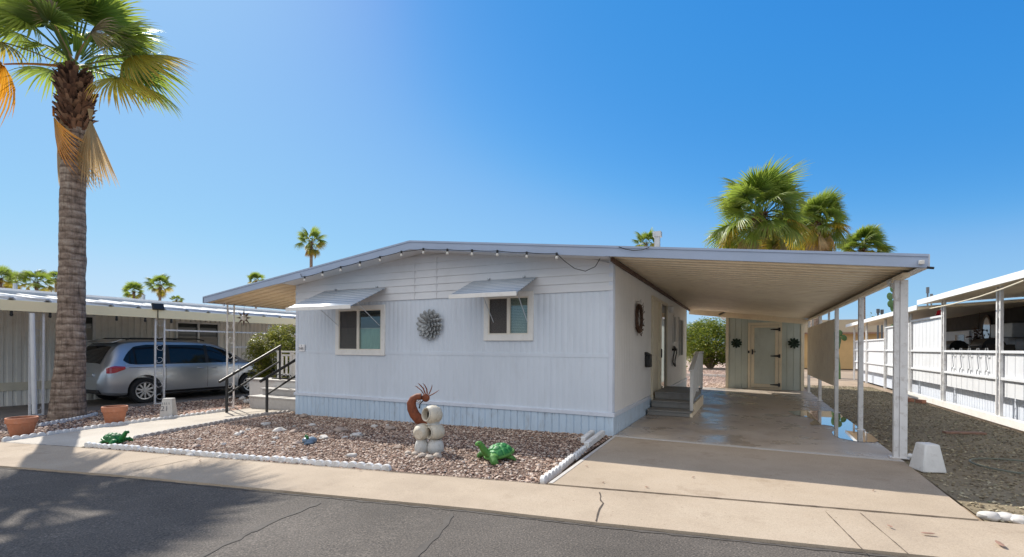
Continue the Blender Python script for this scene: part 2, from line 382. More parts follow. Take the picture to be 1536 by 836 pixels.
def pebbles(name, poly, n, smin, smax, off, mat, seed, avoid=None):
    rg = np.random.RandomState(seed); xs = [p[0] for p in poly]; ys = [p[1] for p in poly]
    pts = []
    while len(pts) < n:
        x = rg.uniform(min(xs), max(xs)); y = rg.uniform(min(ys), max(ys))
        if inpoly(x, y, poly) and (avoid is None or not avoid(x, y)): pts.append((x, y))
    base = np.array([(1,0,0),(-1,0,0),(0,1,0),(0,-1,0),(0,0,1),(0,0,-1),(.62,.62,.62),(-.62,.62,.62),(.62,-.62,.62),(-.62,-.62,.62)], float)
    faces = [(4,6,7),(4,7,9),(4,9,8),(4,8,6),(0,2,6),(2,7,6),(2,1,7),(1,9,7),(1,3,9),(3,8,9),(3,0,8),(0,6,8)]
    V = np.zeros((n*10, 3)); Fc = np.zeros((n*12, 3), int); fb = np.array(faces)
    for i, (x, y) in enumerate(pts):
        s = smin+(smax-smin)*rg.rand()**2.2
        v = base*(1+rg.uniform(-.22, .22, (10,1)))*np.array([s, s*rg.uniform(.6, 1), s*rg.uniform(.45, .8)])
        a = rg.uniform(0, 6.28); ca, sa = math.cos(a), math.sin(a)
        t = rg.uniform(-.5, .5); ct, st = math.cos(t), math.sin(t)
        v = v @ np.array([[1,0,0],[0,ct,st],[0,-st,ct]]) @ np.array([[ca,sa,0],[-sa,ca,0],[0,0,1]])
        V[i*10:(i+1)*10] = v+np.array([x, y, gz(x)+off+s*rg.uniform(.05,.35)]); Fc[i*12:(i+1)*12] = fb+i*10
    me = bpy.data.meshes.new(name); me.from_pydata(V.tolist(), [], Fc.tolist()); me.materials.append(mat)
    o = bpy.data.objects.new(name, me); C.objects.link(o); return struct(o, 'stuff')
# ------------------------------------------------------------------ ground and pavements
sheet('ground', [(-700,-60),(700,-60),(700,900),(-700,900)], -.05, M['dirt'])
SWB = [(-60,-4.8),(-20,1.55),(-10.33,3.19),(-8.67,3.5),(-3.26,4.24),(-1.7,4.45),(1.95,5.13),(30,9.7)]
SWF = [(-60,-5.7),(-20,.66),(-8.13,2.51),(-6.05,2.9),(-3.98,3.21),(-1.02,3.66),(1.07,4.06),(30,8.7)]
sheet('street', [(-60,-30),(60,-30),(60,14)]+[(x, y+.03) for x, y in SWF[::-1]], -.012, M['asphalt'])
sheet('sidewalk', SWF+SWB[::-1], .012, M['sidewalk'], .06)
SLAB_F = [(-1.78,4.455),(1.66,5.09),(1.70,7.28),(-1.84,7.28)]
SLAB_B = [(-1.84,7.38),(1.70,7.38),(1.76,17.95),(-1.84,17.95)]
sheet('driveway_apron', SLAB_F, .018, M['slabfront'], .08)
sheet('driveway', SLAB_B, .018, M['slab'], .08)
sheet('driveway_joint', [(-1.84,7.28),(1.70,7.28),(1.70,7.38),(-1.84,7.38)], .022, M['jointw'], .05)
sheet('driveway_border', [(-1.775,4.47),(-1.735,4.475),(-1.79,7.27),(-1.835,7.27)], .022, M['jointw'])
Cline = [G(0,664), G(60,655.5), G(160.5,640.5), G(259,628), G(374,613)]
Bline = [G(199,659), G(231,653), G(390.7,624.5), G(440,618)]
walk = [G(0,664), Cline[1], Cline[2], Cline[3], Cline[4], Vector((-10.9,7.9,0)), Vector((-8.9,7.9,0)), Bline[3], Bline[2], Bline[1], Bline[0], G(128,669.5), Vector((-8.67,3.52,0)), Vector((-10.33,3.21,0))]
sheet('path', [(p.x, p.y) for p in walk], .008, M['walk'], .05)
sheet('brick_path', [(-12.1,6.9),(-10.95,6.2),(-10.6,7.3),(-11.9,8.2)], .006, M['redpave'])
BED = [(-1.9,4.44),(-3.26,4.26),(-8.6,3.55)]+[(p.x+.03, p.y-.02) for p in Bline]+[(-8.87,7.4),(-1.87,7.4)]
sheet('gravel_bed', BED, -.004, M['gravelbed'])
LBED = [(-20,1.6),(-10.4,3.2)]+[(p.x-.05, p.y+.02) for p in Cline]+[(-11.0,8.0),(-12.4,8.6),(-13.6,9.6),(-14.15,8.6),(-14.15,3.5),(-20,3.5)]
sheet('gravel_border', LBED, -.004, M['gravelbed'])
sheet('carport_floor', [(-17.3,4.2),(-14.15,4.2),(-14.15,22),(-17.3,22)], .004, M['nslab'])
RYARD = [(1.72,5.12),(12,6.8),(4.18,10.8),(4.02,22),(2.4,23),(1.78,18),(1.72,7)]
RY = [(1.72,5.14),(8,6.2),(8,8.5),(4.12,9.4),(4.02,21.5),(1.80,21.2),(1.72,9)]
sheet('yard_gravel', RY, -.006, M['gravel2'])
sheet('rear_yard', [(-9,18.0),(1.8,18.0),(1.8,60),(-9,60)], -.006, M['reardirt'])
pebbles('gravel', BED, 34000, .008, .024, .0, M['pebble'], 1)
pebbles('gravel_cover', LBED, 8000, .012, .034, .0, M['pebble'], 2, lambda x, y: x < -15)
pebbles('yard_pebbles', [p for p in RY], 20000, .008, .022, -.004, M['pebble2'], 3)
pebbles('rear_gravel', [(-5,18.1),(-.5,18.1),(-.5,32),(-5,32)], 5000, .03, .06, -.004, M['reardirt'], 4)
# joints, cracks and seams
def strip(mb, pts, w, off, jit=0, seed=0):
    rg = random.Random(seed); q = []
    for (a, b) in zip(pts[:-1], pts[1:]):
        n = max(1, int((Vector(b[:2])-Vector(a[:2])).length/.06)) if jit else 1
        for i in range(n): q.append(Vector((a[0]+(b[0]-a[0])*i/n, a[1]+(b[1]-a[1])*i/n))+Vector((rg.uniform(-jit,jit), rg.uniform(-jit,jit))))
    q.append(Vector(pts[-1][:2]))
    vs = []
    for i, p in enumerate(q):
        t = (q[min(i+1,len(q)-1)]-q[max(0,i-1)]).normalized(); nrm = Vector((-t.y, t.x)); ww = w*(rg.uniform(.4,1.3) if jit else 1)/2
        for sgn in (1,-1):
            v = p+nrm*ww*sgn; vs.append((v.x, v.y, gz(v.x)+off))
    mb.add(vs, [(2*i+1, 2*i+3, 2*i+2, 2*i) for i in range(len(q)-1)])
mb = MB()
strip(mb, [G(900,741), G(903,757), G(897,770), G(894,785)], .012, .016, .012, 3)
strip(mb, [G(0,664), G(128,673)], .014, .016, .003, 4)
strip(mb, [(-8.6,3.49), (-3.26,4.225), (-1.75,4.44), (1.66,5.075)], .012, .022, .002, 5)
strip(mb, [G(1238,770), G(1300,834)], .008, .016, .001, 6)
strip(mb, [G(1290,772), G(1362,834)], .008, .016, .001, 7)
strip(mb, [G(200,709), G(300,688)], .012, .016, .003, 8)
strip(mb, [G(185,698), G(262,684)], .008, .016, .004, 9)
struct(mb.build('pavement_joints', M['crack'], fix=False))
mb = MB()
strip(mb, [G(678,768), G(665,790), G(640,815), G(620,835)], .05, -.008, .012, 11)
strip(mb, [G(480,753), G(400,785), G(300,834)], .05, -.008, .012, 12)
strip(mb, [(-8.13,2.49),(-6.05,2.88),(-3.98,3.19),(-1.02,3.63),(1.07,4.03),(3,4.35)], .035, -.008, .008, 14)
struct(mb.build('street_seams', M['seam'], fix=False))
# small litter on the pavement
for i, (px, py, s) in enumerate(((540,708,.03),(905,728,.02),(970,735,.025),(1040,720,.02),(1335,795,.03),(1392,806,.05),(1500,822,.06),(880,703,.02),(1310,740,.02),(300,694,.03))):
    p = G(px, py); mb = MB(); a = i*1.3
    mb.ell((p.x, p.y, p.z+.03), (s, s*.3, .004), Matrix.Rotation(a, 3, 'Z'), 8, 4, .3, i)
    tag(mb.build('dry_leaf', M['wood'], origin=(p.x, p.y, p.z+.02)), 'small dry brown leaf lying loose on the pale concrete', 'leaf', 'dry leaves on the concrete')
# puddle
pud = [(10,470),(150,461),(300,468),(440,470),(540,540),(640,612),(760,685),(826,738),(790,752),(640,746),(480,716),(420,690),(405,660),(440,632),(410,604),(330,592),(225,597),(205,575),(250,548),(190,520),(60,500)]
pw = [G(1180+x/5.972, 540+y/5.972) for x, y in pud]
o = sheet('puddle', [(p.x, p.y) for p in pw], .0225, M['water'])
# ------------------------------------------------------------------ main house
XL, XR, YF, YB = -8.87, -1.87, 7.37, 17.3
RX, RZ, SR, SL = -5.42, 3.25, .1133, .127
def zt(x): return RZ-SR*(x-RX) if x > RX else RZ+SL*(x-RX)
house = thing('mobile_home', 'pale blue-grey ribbed mobile home with two awninged front windows and low gable', 'house', (-5.37,7.37,0))
W1 = (-7.67,-6.37,1.19,2.19); W2 = (-4.15,-3.21,1.48,2.31)
def ribbed(mb, u0, u1, z0, z1, holes, pt, period=.105, groove=.02, depth=.008, phase=0.0):
    """vertical ribs; pt(u, out, z) -> world"""
    us = {u0, u1}
    k = math.ceil((u0-phase)/period)
    grooves = []
    while phase+k*period < u1: grooves.append(phase+k*period); k += 1
    zs = sorted({z0, z1}|{z for h in holes for z in h[2:] if z0 < z < z1})
    for g in grooves:
        for d in (-groove/2, -groove/4, groove/4, groove/2):
            if u0 < g+d < u1: us.add(g+d)
    for h in holes:
        for u in h[:2]:
            if u0 < u < u1: us.add(u)
    us = sorted(us)
    def dep(u):
        for g in grooves:
            if abs(u-g) < groove/4+1e-6: return -depth
        return 0
    idx = {}
    vs = []; fs = []
    def vert(u, z):
        if (u, z) not in idx: idx[(u, z)] = len(vs); vs.append(pt(u, dep(u), z))
        return idx[(u, z)]
    for a, b in zip(us[:-1], us[1:]):
        for c, d in zip(zs[:-1], zs[1:]):
            mu, mz = (a+b)/2, (c+d)/2
            if any(h[0] < mu < h[1] and h[2] < mz < h[3] for h in holes): continue
            fs.append((vert(a,c), vert(b,c), vert(b,d), vert(a,d)))
    mb.add(vs, fs)
fp = lambda u, o, z: (u, YF-o, z)
def holes_in(w, m=.03): return (w[0]+m, w[1]-m, w[2]+m, w[3]-m)
mb = MB()
ribbed(mb, XL+.07, XR-.07, 1.275, 2.26, [holes_in(W1), holes_in(W2)], fp, groove=.03, depth=.0045)
ribbed(mb, XL+.07, XR-.07, .36, 1.215, [holes_in(W1)], fp, phase=.03, groove=.03, depth=.0022)
mb.box((XL+.07,YF-.006,1.215),(W1[0]+.0,YF+.01,1.275)); mb.box((W1[1],YF-.006,1.215),(XR-.07,YF+.01,1.275))
wall = mb.build('front_wall', M['siding'], house, fix=False)
mb = MB()   # lap siding of the gable
z = 2.26; k = 0
while z < 3.05:
    z1 = min(z+.135, 3.1)
    def lim(zz):
        zz += .10
        l = XL+.0 if zt(XL) > zz else RX-(RZ-zz)/SL
        r = XR-.0 if zt(XR) > zz else RX+(RZ-zz)/SR
        return max(l, XL+.0), min(r, XR-.0)
    a0, a1 = lim(z); b0, b1 = lim(z1)
    if b1-b0 < .2: break
    mb.add([(a0,YF-.022,z),(a1,YF-.022,z),(b1,YF-.004,z1),(b0,YF-.004,z1),(a0,YF,z),(a1,YF,z)], [(0,1,2,3),(4,5,1,0)])
    z = z1; k += 1
mb.box((XL+.05,YF+.40,.3),(XR-.05,YF+.44,2.75))
mb.prism([(XL+.05,YF+.01,2.7),(XR-.05,YF+.01,2.7),(XR-.05,YF+.01,zt(XR)-.08),(RX,YF+.01,RZ-.08),(XL+.05,YF+.01,zt(XL)-.08)], (0,.04,0))
mb.build('gable_siding', M['gable'], house)
for x in (-7.7,-6.6,-5.45,-4.23,-2.9): MB().box((x-.003,YF-.003,.38),(x+.003,YF+.001,1.2)).build('panel_seam', M['trim'], house)
for x in (-5.66,-5.16): MB().box((x-.006,YF-.026,2.27),(x+.006,YF-.005,zt(x)-.2)).build('panel_seam', M['gable'], house)
for x, nm in ((XL,'corner'),(XR,'corner')):
    mb = MB(); s = 1 if x == XL else -1
    mb.box((min(x,x+s*.07),YF-.012,.36),(max(x,x+s*.07),YF+.02,zt(x)-.11))
    mb.box((x-.012 if s > 0 else x-.02, YF+.02,.36),(x+.02 if s > 0 else x+.012,YF+.08,zt(x)-.11))
    mb.build('corner_trim', M['trim'], house, bevel=.004)
# skirting
mb = MB()
zb = lambda x: gz(x)-.03
xs = [XL+i*(XR-XL)/56 for i in range(57)]
def skirt(mb, us, pt, zlow, ztop):
    vs = []; fs = []; n = 0
    for i, (a, b) in enumerate(zip(us[:-1], us[1:])):
        for (u, o) in ((a,-.014),(a+.012,0),(b-.012,0),(b,-.014)):
            vs.append(pt(u, o, zlow(u))); vs.append(pt(u, o, ztop))
        for j in range(3): fs.append((n+2*j, n+2*j+2, n+2*j+3, n+2*j+1))
        n += 8
    mb.add(vs, fs)
skirt(mb, xs, lambda u, o, z: (u, YF-.015-o, z), zb, .30)
skirt(mb, [YF+i*.125 for i in range(1, 80)], lambda u, o, z: (XR+.015+o, u, z), lambda u: 0, .30)
skirt(mb, [YF+i*.125 for i in range(0, 80)], lambda u, o, z: (XL-.015-o, u, z), lambda u: -.2, .30)
mb.box((XR-.02,YF-.02,0),(XR+.018,YF+.125,.3))
mb.build('skirting', M['skirt'], house)
for a_, b_ in (((XL-.02,YF-.035,.30),(-4.4,YF+.02,.36)), ((-4.4,YF-.032,.302),(-2.3,YF+.02,.362)), ((-2.3,YF-.036,.30),(XR+.035,YF+.02,.36)), ((XR-.02,YF+.02,.30),(XR+.035,10.4,.36)), ((XR-.02,12.9,.30),(XR+.035,YB,.36)), ((XL-.035,YF+.02,.30),(XL+.02,YB,.36))):
    MB().box(a_, b_).build('skirting_trim', M['trim'], house, bevel=.004)
# side wall facing the carport
DY0, DY1, DZ0, DZ1 = 10.62, 12.72, .20, 2.50
sp_ = lambda u, o, z: (XR+o, u, z)
mb = MB(); SW = [(14.0,14.35,1.55,2.25),(15.15,16.1,1.15,2.25)]
ribbed(mb, YF+.08, YB, .36, 2.24, [(DY0,DY1,DZ0-.3,2.6)]+SW, sp_, period=.125, depth=.003)
ribbed(mb, YF+.08, YB, 2.252, 2.70, [(DY0,DY1,1,DZ1)], sp_, period=.125, depth=.002)
mb.box((XR-.015,YF+.08,2.24),(XR+.004,DY0,2.252)); mb.box((XR-.015,DY1,2.24),(XR+.004,YB,2.252))
mb.box((XR-.06,YF+.08,.0),(XR-.02,DY0,2.7)); mb.box((XR-.06,DY1,.0),(XR-.02,YB,2.7)); mb.box((XR-.06,DY0,0),(XR-.02,DY1,DZ0)); mb.box((XR-.06,DY0,DZ1),(XR-.02,DY1,2.7))
mb.build('side_wall', M['side'], house, fix=False)
mb = MB(); mb.box((XL,YF+.08,.30),(XL+.05,YB,2.72)); mb.box((XL,YB-.05,-.1),(XR,YB,2.7)); mb.build('rear_wall', M['side'], house)
# sliding door
door = MB().box((XR-.03,DY0,DZ0),(XR-.01,DY1,DZ1)).build('sliding_door', M['dark'], house)
mb = MB()
for y in (DY0, DY1-.07): mb.box((XR-.02,y,DZ0),(XR+.04,y+.07,DZ1))
mb.box((XR-.02,DY0+.07,DZ1-.07),(XR+.038,DY1-.07,DZ1)); mb.box((XR-.02,DY0+.07,DZ0),(XR+.05,DY1-.07,DZ0+.05))
mb.box((XR-.01,11.52,DZ0+.05),(XR+.06,11.66,DZ1-.07)); mb.box((XR-.012,DY0+.07,DZ0+.05),(XR+.02,11.52,DZ0+.14)); mb.box((XR-.012,11.66,DZ0+.05),(XR+.02,DY1-.07,DZ0+.14))
mb.build('door_frame', M['cream'], door, bevel=.004)
mb = MB(); mb.box((XR-.008,DY0+.07,DZ0+.14),(XR+.004,11.52,DZ1-.07)); mb.build('curtained_pane', M['cream'], door)
mb = MB(); mb.box((XR-.008,11.66,DZ0+.14),(XR+.004,DY1-.07,DZ1-.07)); mb.build('screen_pane', M['glass'], door)
mb = MB(); mb.box((XR+.06,11.56,1.15),(XR+.085,11.6,1.35)); mb.build('door_handle', M['black'], door)
def side_window(y0, y1, z0, z1, n):
    w = MB()
    w.box((XR-.02,y0,z0),(XR-.006,y1,z1)); w = w.build('side_window', M['glass'], house)
    f = MB()
    for a, b in ((y0-.05,y0),(y1,y1+.05)): f.box((XR-.02,a,z0-.05),(XR+.03,b,z1+.05))
    f.box((XR-.02,y0,z0-.05),(XR+.028,y1,z0)); f.box((XR-.02,y0,z1),(XR+.028,y1,z1+.05))
    for i in range(1, n): y = y0+(y1-y0)*i/n; f.box((XR-.01,y-.02,z0),(XR+.02,y+.02,z1))
    f.build('window_frame', M['white'], w, bevel=.003)
side_window(*SW[0][:2], *SW[0][2:], 1); side_window(*SW[1][:2], *SW[1][2:], 2)
mb = MB(); p = PX(1003,460,XR)
mb.lathe([(.05,0),(.07,.05),(.08,.16),(.03,.18)], 14, Matrix.Translation((XR+.09,13.0,2.28))); mb.box((XR,12.95,2.34),(XR+.06,13.05,2.44)); mb.build('porch_light', M['white'], house)
# front windows
def pane_mat():
    m, nt, b = newmat('clear_pane'); t = nd(nt, 'ShaderNodeBsdfTransparent'); t.inputs['Color'].default_value = (.74,.80,.78,1); g = nd(nt, 'ShaderNodeBsdfGlossy'); g.inputs['Roughness'].default_value = .015
    lw = nd(nt, 'ShaderNodeLayerWeight'); lw.inputs['Blend'].default_value = .5; fr = nd(nt, 'ShaderNodeMath', operation='POWER'); nt.links.new(lw.outputs['Facing'], fr.inputs[0]); fr.inputs[1].default_value = 4; fa = nd(nt, 'ShaderNodeMath', operation='MULTIPLY_ADD'); nt.links.new(fr.outputs[0], fa.inputs[0]); fa.inputs[1].default_value = .6; fa.inputs[2].default_value = .09; mx = nd(nt, 'ShaderNodeMixShader'); nt.links.new(fa.outputs[0], mx.inputs[0]); nt.links.new(t.outputs[0], mx.inputs[1]); nt.links.new(g.outputs[0], mx.inputs[2])
    nt.links.new(mx.outputs[0], nt.nodes['Material Output'].inputs['Surface']); return m
M['pane'] = pane_mat(); M['curtain'] = paint('green_curtain', (.56,.76,.64), .8, .12, 3); M['slat'] = paint('blind_slat', (.80,.74,.64), .6, .1, 4)
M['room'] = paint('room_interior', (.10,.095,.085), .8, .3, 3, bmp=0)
def front_window(w, kind, wide):
    x0, x1, z0, z1 = w; t = .085; m = (x0+x1)/2-.02+wide; a, b, c, d = x0+t, x1-t, z0+t+.02, z1-t
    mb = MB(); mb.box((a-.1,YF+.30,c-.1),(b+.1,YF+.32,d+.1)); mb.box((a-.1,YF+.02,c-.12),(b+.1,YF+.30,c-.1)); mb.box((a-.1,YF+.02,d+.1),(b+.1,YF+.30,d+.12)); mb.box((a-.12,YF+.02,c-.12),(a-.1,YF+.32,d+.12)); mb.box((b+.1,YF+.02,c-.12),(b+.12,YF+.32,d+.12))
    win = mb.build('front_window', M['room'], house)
    f = MB()
    f.box((x0,YF-.035,z0),(x0+t,YF+.03,z1)); f.box((x1-t,YF-.035,z0),(x1,YF+.03,z1))
    f.box((x0+t,YF-.033,z1-t),(x1-t,YF+.03,z1)); f.box((x0+t,YF-.037,z0),(x1-t,YF+.03,z0+t+.02))
    f.build('window_frame', M['white'], win, bevel=.004)
    s = MB()
    for q in ((a,a+.025),(m-.03,m+.03),(b-.02,b)): s.box((q[0],YF-.03,c),(q[1],YF+.012,d))
    for q in ((c,c+.022),(d-.022,d)): s.box((a+.025,YF-.028,q[0]),(m-.03,YF+.012,q[1])); s.box((m+.03,YF-.027,q[0]),(b-.02,YF+.012,q[1]))
    s.build('sash', M['sash'], win, bevel=.002)
    MB().box((a+.025,YF-.012,c+.022),(m-.03,YF-.008,d-.022)).build('insect_screen', M['screen2'], win)
    MB().box((m+.03,YF-.004,c+.022),(b-.02,YF-.001,d-.022)).build('pane', M['pane'], win)
    g = MB()
    if kind == 'curtain':
        n = 60; vs = []
        for i in range(n+1):
            x = a+(b-a)*i/n; yy = YF+.030+.010*math.sin(i*1.15)+.005*math.sin(i*.37)
            for zz in (c-.05, c+(d-c)*.52): vs.append((x, yy, zz))
        g.add(vs, [(2*i,2*i+2,2*i+3,2*i+1) for i in range(n)]); g.build('curtain', M['curtain'], win, fix=False)
        g = MB(); g.box((a-.05,YF+.04,c+(d-c)*.52),(b+.05,YF+.07,c+(d-c)*.55)); g.build('curtain_rail', M['sash'], win)
    else:
        n = 24
        for i in range(n): zz = c+(d-c)*(i+.5)/n; g.add([(a,YF+.030,zz-.012),(b,YF+.030,zz-.012),(b,YF+.04,zz+.012),(a,YF+.04,zz+.012)], [(0,1,2,3)])
        g.build('blind', M['slat'], win, fix=False)
    return win
def screen_mat():
    m, nt, b = newmat('insect_screen_mesh'); b.inputs['Base Color'].default_value = (.10,.09,.085,1); b.inputs['Roughness'].default_value = .7; b.inputs['Alpha'].default_value = .62; return m
M['screen2'] = screen_mat()
front_window(W1, 'curtain', -.02); front_window(W2, 'blind', .03)
def awning(pts_wall, depth, drop, nm='window_awning'):
    (xa, za), (xb, zb_) = pts_wall
    a = MB(); n = 9; prof = []
    for i in range(n):
        t0 = i/n; t1 = (i+.72)/n
        prof += [(t0, 0), (t1, 0), (t1+.02, -.014), ((i+1)/n-.01, -.014)]
    prof.append((1, 0))
    vs = []; fs = []
    for (t, h) in prof:
        for x, zz in ((xa, za), (xb, zb_)):
            vs.append((x, YF-.03-depth*t, zz-drop*t+h))
    for i in range(len(prof)-1):
        fs.append((2*i, 2*i+2, 2*i+3, 2*i+1))
    a.add(vs, fs); a.mi = [1 if i%4 in (1,2,3) else 0 for i in range(len(fs))]
    aw = a.build(nm, [M['awning'], M['awnblue']], house, fix=False)
    md = aw.modifiers.new('Solid', 'SOLIDIFY'); md.thickness = .006
    b = MB(); yf = YF-.03-depth
    b.box((xa,yf-.012,za-drop-.055),(xb,yf-.004,za-drop+.012)); b.box((xa,yf-.004,za-drop-.012),(xb,yf+.05,za-drop-.006))
    b.build('valance', M['white'], aw, bevel=.002)
    for x in (xa+.42, xb-.16): MB().beam((x,YF-.04,za-.74),(x,yf+.30,za-drop+.09),.013,.006).build('bracket', M['awning'], aw)
    for x in (xa+.3, xb-.25): MB().box((x,YF-.06,za),(x+.04,YF-.02,za+.03)).build('mount_clip', M['galv'], aw)
AW1 = (PY(581,431,YF), ); AW2 = (PY(806,416,YF),)
e1, e2 = AW1[0], AW2[0]
f1 = PY(533,457,YF-.62); 
awning(((e1.x-1.66, e1.z-.005), (e1.x, e1.z-.005)), .93, .43)
awning(((e2.x-1.22, e2.z), (e2.x, e2.z)), .76, .33)
# roof and fascia of the house
YE = 6.90
mb = MB()
def roofseg(mb, xa, xb, y0, y1, top, th):
    mb.prism([(xa,y0,zt(xa)+top),(xb,y0,zt(xb)+top),(xb,y0,zt(xb)+top-th),(xa,y0,zt(xa)+top-th)], (0,y1-y0,0))
roofseg(mb, XL-.05, RX, YE+.03, YB+.1, -.01, .10); roofseg(mb, RX, XR+.02, YE+.03, YB+.1, -.01, .10)
roof = mb.build('roof', M['roofw'], house)
mb = MB()
roofseg(mb, XL, RX, YE, YE+.03, .01, .155); roofseg(mb, RX, XR, YE, YE+.03, .01, .155)
roofseg(mb, XL, RX, YE-.012, YE, .012, .03); roofseg(mb, RX, XR, YE-.012, YE, .012, .03)
mb.build('fascia', M['fascia'], house)
mb = MB(); roofseg(mb, XL, RX, YE+.03, YF-.0, -.112, .012); roofseg(mb, RX, XR, YE+.03, YF-.0, -.112, .012); mb.build('eave_soffit', M['gable'], house)
p = PD(631,359,13); mb = MB(); mb.box((p.x-.14,p.y-.14,zt(p.x)-.02),(p.x+.14,p.y+.14,zt(p.x)+.16)); mb.box((p.x-.18,p.y-.18,zt(p.x)+.16),(p.x+.18,p.y+.18,zt(p.x)+.19)); mb.build('roof_vent', M['galv'], roof)
p = PD(986,360,13.5); mb = MB(); zz = p.z-.25
mb.box((p.x-.07,p.y-.07,zt(-1.9)-.05),(p.x+.07,p.y+.07,p.z+.08)); mb.box((p.x-.11,p.y-.11,p.z+.08),(p.x+.11,p.y+.11,p.z+.22)); mb.build('chimney_cap', M['galv'], roof)
# ------------------------------------------------------------------ carport on the right
cp = thing('carport', 'open carport with white ribbed roof on slim posts beside the pale mobile home', 'carport', (0,7,0))
XE, YC = 1.815, 17.85
def ribroof(mb, xa, xb, y0, y1, off, period, depth):
    vs = []; fs = []; n = 0; y = y0; prof = []
    while y < y1-.001:
        prof += [(y,0),(y+period*.70,0),(y+period*.72,depth),(y+period*.98,depth)]; y += period
    prof.append((y1,0))
    for (yy, h) in prof:
        for x in (xa, xb): vs.append((x, min(yy,y1), zt(x)+off+h))
    for i in range(len(prof)-1): fs.append((2*i, 2*i+1, 2*i+3, 2*i+2))
    mb.add(vs, fs)
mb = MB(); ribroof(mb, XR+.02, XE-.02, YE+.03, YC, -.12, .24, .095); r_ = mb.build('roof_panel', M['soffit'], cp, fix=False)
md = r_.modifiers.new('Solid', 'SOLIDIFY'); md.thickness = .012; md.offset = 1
mb = MB(); roofseg(mb, XR, XE, YE, YE+.03, .01, .15); roofseg(mb, XR, XE, YE-.012, YE, .012, .03); mb.build('fascia', M['fascia'], cp)
mb = MB(); mb.box((XE-.02,YE+.03,zt(XE)-.14),(XE+.02,YC,zt(XE)+.015)); mb.box((XE-.10,YE+.03,zt(XE)-.145),(XE-.02,YC,zt(XE)-.135)); mb.build('gutter', M['postw'], cp)
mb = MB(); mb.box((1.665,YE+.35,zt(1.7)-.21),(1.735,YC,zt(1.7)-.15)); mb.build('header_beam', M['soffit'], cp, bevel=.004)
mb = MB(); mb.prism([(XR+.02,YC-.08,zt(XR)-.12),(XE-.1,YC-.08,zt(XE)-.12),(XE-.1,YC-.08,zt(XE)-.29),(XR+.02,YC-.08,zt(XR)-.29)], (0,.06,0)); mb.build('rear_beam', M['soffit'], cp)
mb = MB(); mb.box((XR+.02,YE+.2,zt(XR)-.19),(XR+.06,YC-.1,zt(XR)-.13)); mb.build('ledger', M['copper'], cp)
ztop = zt(1.7)-.21
mb = MB()   # ornate front post
y = 7.52
mb.box((1.640,y-.03,.02),(1.695,y+.03,ztop)); mb.box((1.697,y-.040,.02),(1.775,y+.03,ztop))
for i in range(8):
    zc = .2+i*.26
    mb.tube([(1.668+.018*math.sin(t)*(1 if i%2 else -1), y-.033, zc+.05*math.cos(t)) for t in np.linspace(0,5,9)], .005, 5)
mb.box((1.60,y-.06,.018),(1.80,y+.06,.03)); mb.build('post', M['postw'], cp, bevel=.004)
for yy in (9.85,12.3,14.9,17.45):
    mb = MB(); mb.box((1.67,yy-.04,.018),(1.74,yy+.04,ztop if yy < 14 else ztop)); mb.box((1.64,yy-.07,.018),(1.77,yy+.07,.028)); mb.build('post', M['postw'], cp, bevel=.005)
mb = MB(); ribbed(mb, 12.36, 17.4, .58, 2.02, [], lambda u, o, z: (1.66-o, u, z), .15, .04, .018); mb.box((1.665,12.36,.58),(1.67,17.4,2.02))
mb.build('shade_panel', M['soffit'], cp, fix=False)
mb = MB()
for yy in (13.2,14.9,16.3): mb.box((1.66,yy-.02,2.02),(1.70,yy+.02,ztop))
mb.build('panel_hanger', M['postw'], cp)
# lights, cable and camera on the carport
fl = thing('floodlight', 'white twin floodlight under the carport beam beside its front post', 'light', (1.68,7.62,2.05))
mb = MB(); mb.box((1.655,7.56,2.03),(1.695,7.66,2.12)); mb.build('base', M['white'], fl)
for px_, py_, tl_ in ((1337,424,.25),(1347,420,-.1)):
    c_ = PD(px_, py_, 6.25); ax_ = (Vector((syw,-cyw,-.35))+Vector((-.5+tl_,0,0))).normalized(); q_ = Vector((0,0,1)).rotation_difference(ax_).to_matrix().to_4x4()
    mb = MB(); mb.lathe([(.015,-.07),(.035,-.05),(.05,.0),(.056,.05),(.05,.05),(.03,.02)], 16, Matrix.Translation(c_) @ q_); mb.tube([c_-ax_*.06, Vector((1.68,7.6,2.08))], .012, 6); mb.build('lamp_head', M['white'], fl)
sc_ = thing('security_camera', 'small white security camera on the carport fascia corner', 'camera', (1.76,6.88,2.31))
mb = MB(); mb.box((1.72,6.86,2.33),(1.77,6.887,2.375)); mb.tube([(1.745,6.86,2.35),(1.73,6.80,2.34)], .02, 10); mb.build('housing', M['white'], sc_)
mb = MB(); mb.tube([(1.80,6.89,2.29),(1.86,6.89,2.28)], .014, 8); mb.build('mount', M['blackp'], sc_)
cab = MB(); cab.tube([PY(928,370.5,6.86), PY(938,374,6.86), PY(950,376,6.86), PY(964,375,6.86), PY(974,371,6.86)], .006, 5); tag(cab.build('roof_cable', M['blackp'], origin=(-1.5,6.76,2.8)), 'slack black cable looped over the front roof edge near the carport', 'cable')
